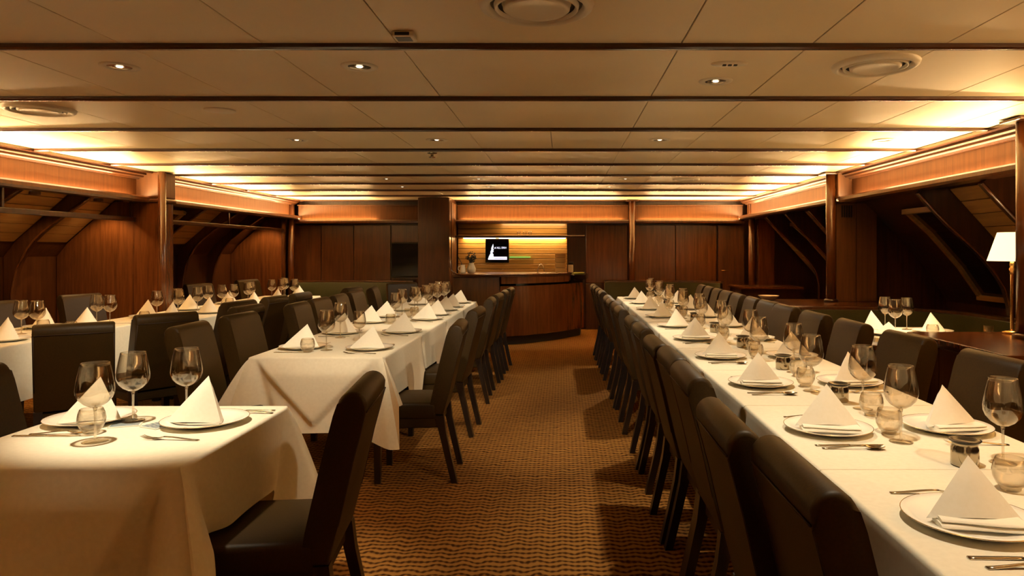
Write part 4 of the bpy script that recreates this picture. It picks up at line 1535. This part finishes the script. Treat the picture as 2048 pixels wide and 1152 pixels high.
# --- middle long table
for k, y in enumerate((4.40, 5.28, 6.25, 6.70, 7.22, 7.64, 8.22)):
    setting(-1.21, y, 180, '%s aisle side place of the middle long table' % nth(k), 'plain', 3 if k < 2 else (2 if k < 3 else 0), rnd.uniform(-0.2, 0.1))
for k, y in enumerate((4.44, 5.22, 6.0, 6.52, 7.2, 8.0)):
    setting(-1.645, y, 0, '%s left side place of the middle long table' % nth(k), 'plain', 2 if k < 2 else 0, rnd.uniform(-0.1, 0.3))
mg = [(-1.47, 4.36), (-1.58, 4.98), (-1.37, 4.72), (-1.46, 6.12), (-1.54, 6.72), (-1.44, 6.95), (-1.50, 7.10), (-1.40, 7.28), (-1.46, 7.46), (-1.36, 7.60), (-1.34, 7.92), (-1.46, 7.85), (-1.37, 8.28), (-1.48, 8.34)]
mg.sort(key=lambda p: p[1])
for k, (x, y) in enumerate(mg):
    wineglass('%s wine glass from the camera on the middle long table' % nth(k), (x, y, TOP), 0, 'wine glasses', (0.85, 0.85, 0.85) if abs(y - 4.72) < .01 else None)
for k, (x, y) in enumerate([(-1.555, 4.27), (-1.45, 5.90), (-1.42, 6.45), (-1.40, 6.62), (-1.44, 7.72)]):
    tumbler('%s tumbler from the camera on the middle long table' % nth(k), (x, y, TOP), 0, 'tumblers')

# --- far left tables
for k, (x, y) in enumerate([(-3.82, 4.80), (-4.16, 5.62), (-3.83, 5.62), (-3.50, 6.27), (-3.86, 6.50), (-3.50, 6.92), (-3.88, 7.28), (-3.50, 7.95), (-3.86, 8.1), (-3.50, 8.60), (-3.52, 9.36)]):
    setting(x, y, 180 if x > -3.85 else 0, '%s place of the tables along the left wall' % nth(k), 'ridge', 2 if k in (0, 1, 2, 3) else 0, rnd.uniform(-0.2, 0.4))
lg = [(-3.98, 4.62), (-4.02, 5.20), (-3.88, 5.17), (-3.90, 5.86), (-3.77, 5.83), (-3.72, 6.42), (-3.62, 6.60), (-3.74, 6.80), (-3.66, 7.02), (-3.73, 7.36), (-3.66, 7.52), (-3.60, 7.66), (-3.62, 8.06), (-3.68, 8.26),
      (-3.68, 8.86), (-3.62, 9.02), (-3.46, 9.05), (-3.66, 9.24), (-3.74, 9.40), (-3.40, 8.86)]
lg.sort(key=lambda p: p[1])
for k, (x, y) in enumerate(lg):
    wineglass('%s wine glass from the camera on the tables along the left wall' % nth(k), (x, y, TOP), 0, 'wine glasses', (0.85, 0.85, 0.85) if k == 0 else None)
for k, (x, y) in enumerate([(-4.02, 5.42), (-3.72, 5.30), (-3.68, 6.16), (-3.62, 7.17), (-3.74, 7.86)]):
    tumbler('%s tumbler from the camera on the tables along the left wall' % nth(k), (x, y, TOP), 0, 'tumblers')

# --- booth table
for (x, y, yaw, lab) in ((2.42, 5.46, 0.2, 'at the back left of the right booth table'), (2.39, 5.15, -0.3, 'at the front left of the right booth table'), (2.80, 5.30, 0.1, 'at the right of the right booth table')):
    plate('white gold-rimmed plate ' + lab, (x, y, TOP), 0, 'gold-rimmed dinner plates')
    NAP['ridge' if yaw > 0 else 'plain']('folded white napkin ' + lab, (x, y, TOP + 0.0095), yaw, 'folded pyramid napkins', (1, 1, 0.95 if yaw > 0 else 0.55))
for (x, y, lab) in ((2.58, 5.60, 'leftmost'), (2.515, 5.29, 'middle'), (2.70, 5.49, 'rightmost')):
    wineglass('%s of three wine glasses on the right booth table' % lab, (x, y, TOP), 0, 'wine glasses')
tumbler('tumbler at the front of the right booth table', (2.68, 5.07, TOP), 0, 'tumblers')
fork('steel fork on the right booth table', (2.585, 5.17, TOP), 1.3, 'forks')

# --- small glasses on the shelf behind the bar
for k, (x, lab) in enumerate(((-0.74, 'leftmost'), (-0.64, 'middle'), (-0.55, 'rightmost'))):
    tumbler('%s of three small glasses on the shelf behind the bar' % lab, (x, 11.86, 1.6155), 0, 'tumblers', (0.75, 0.75, 0.85))
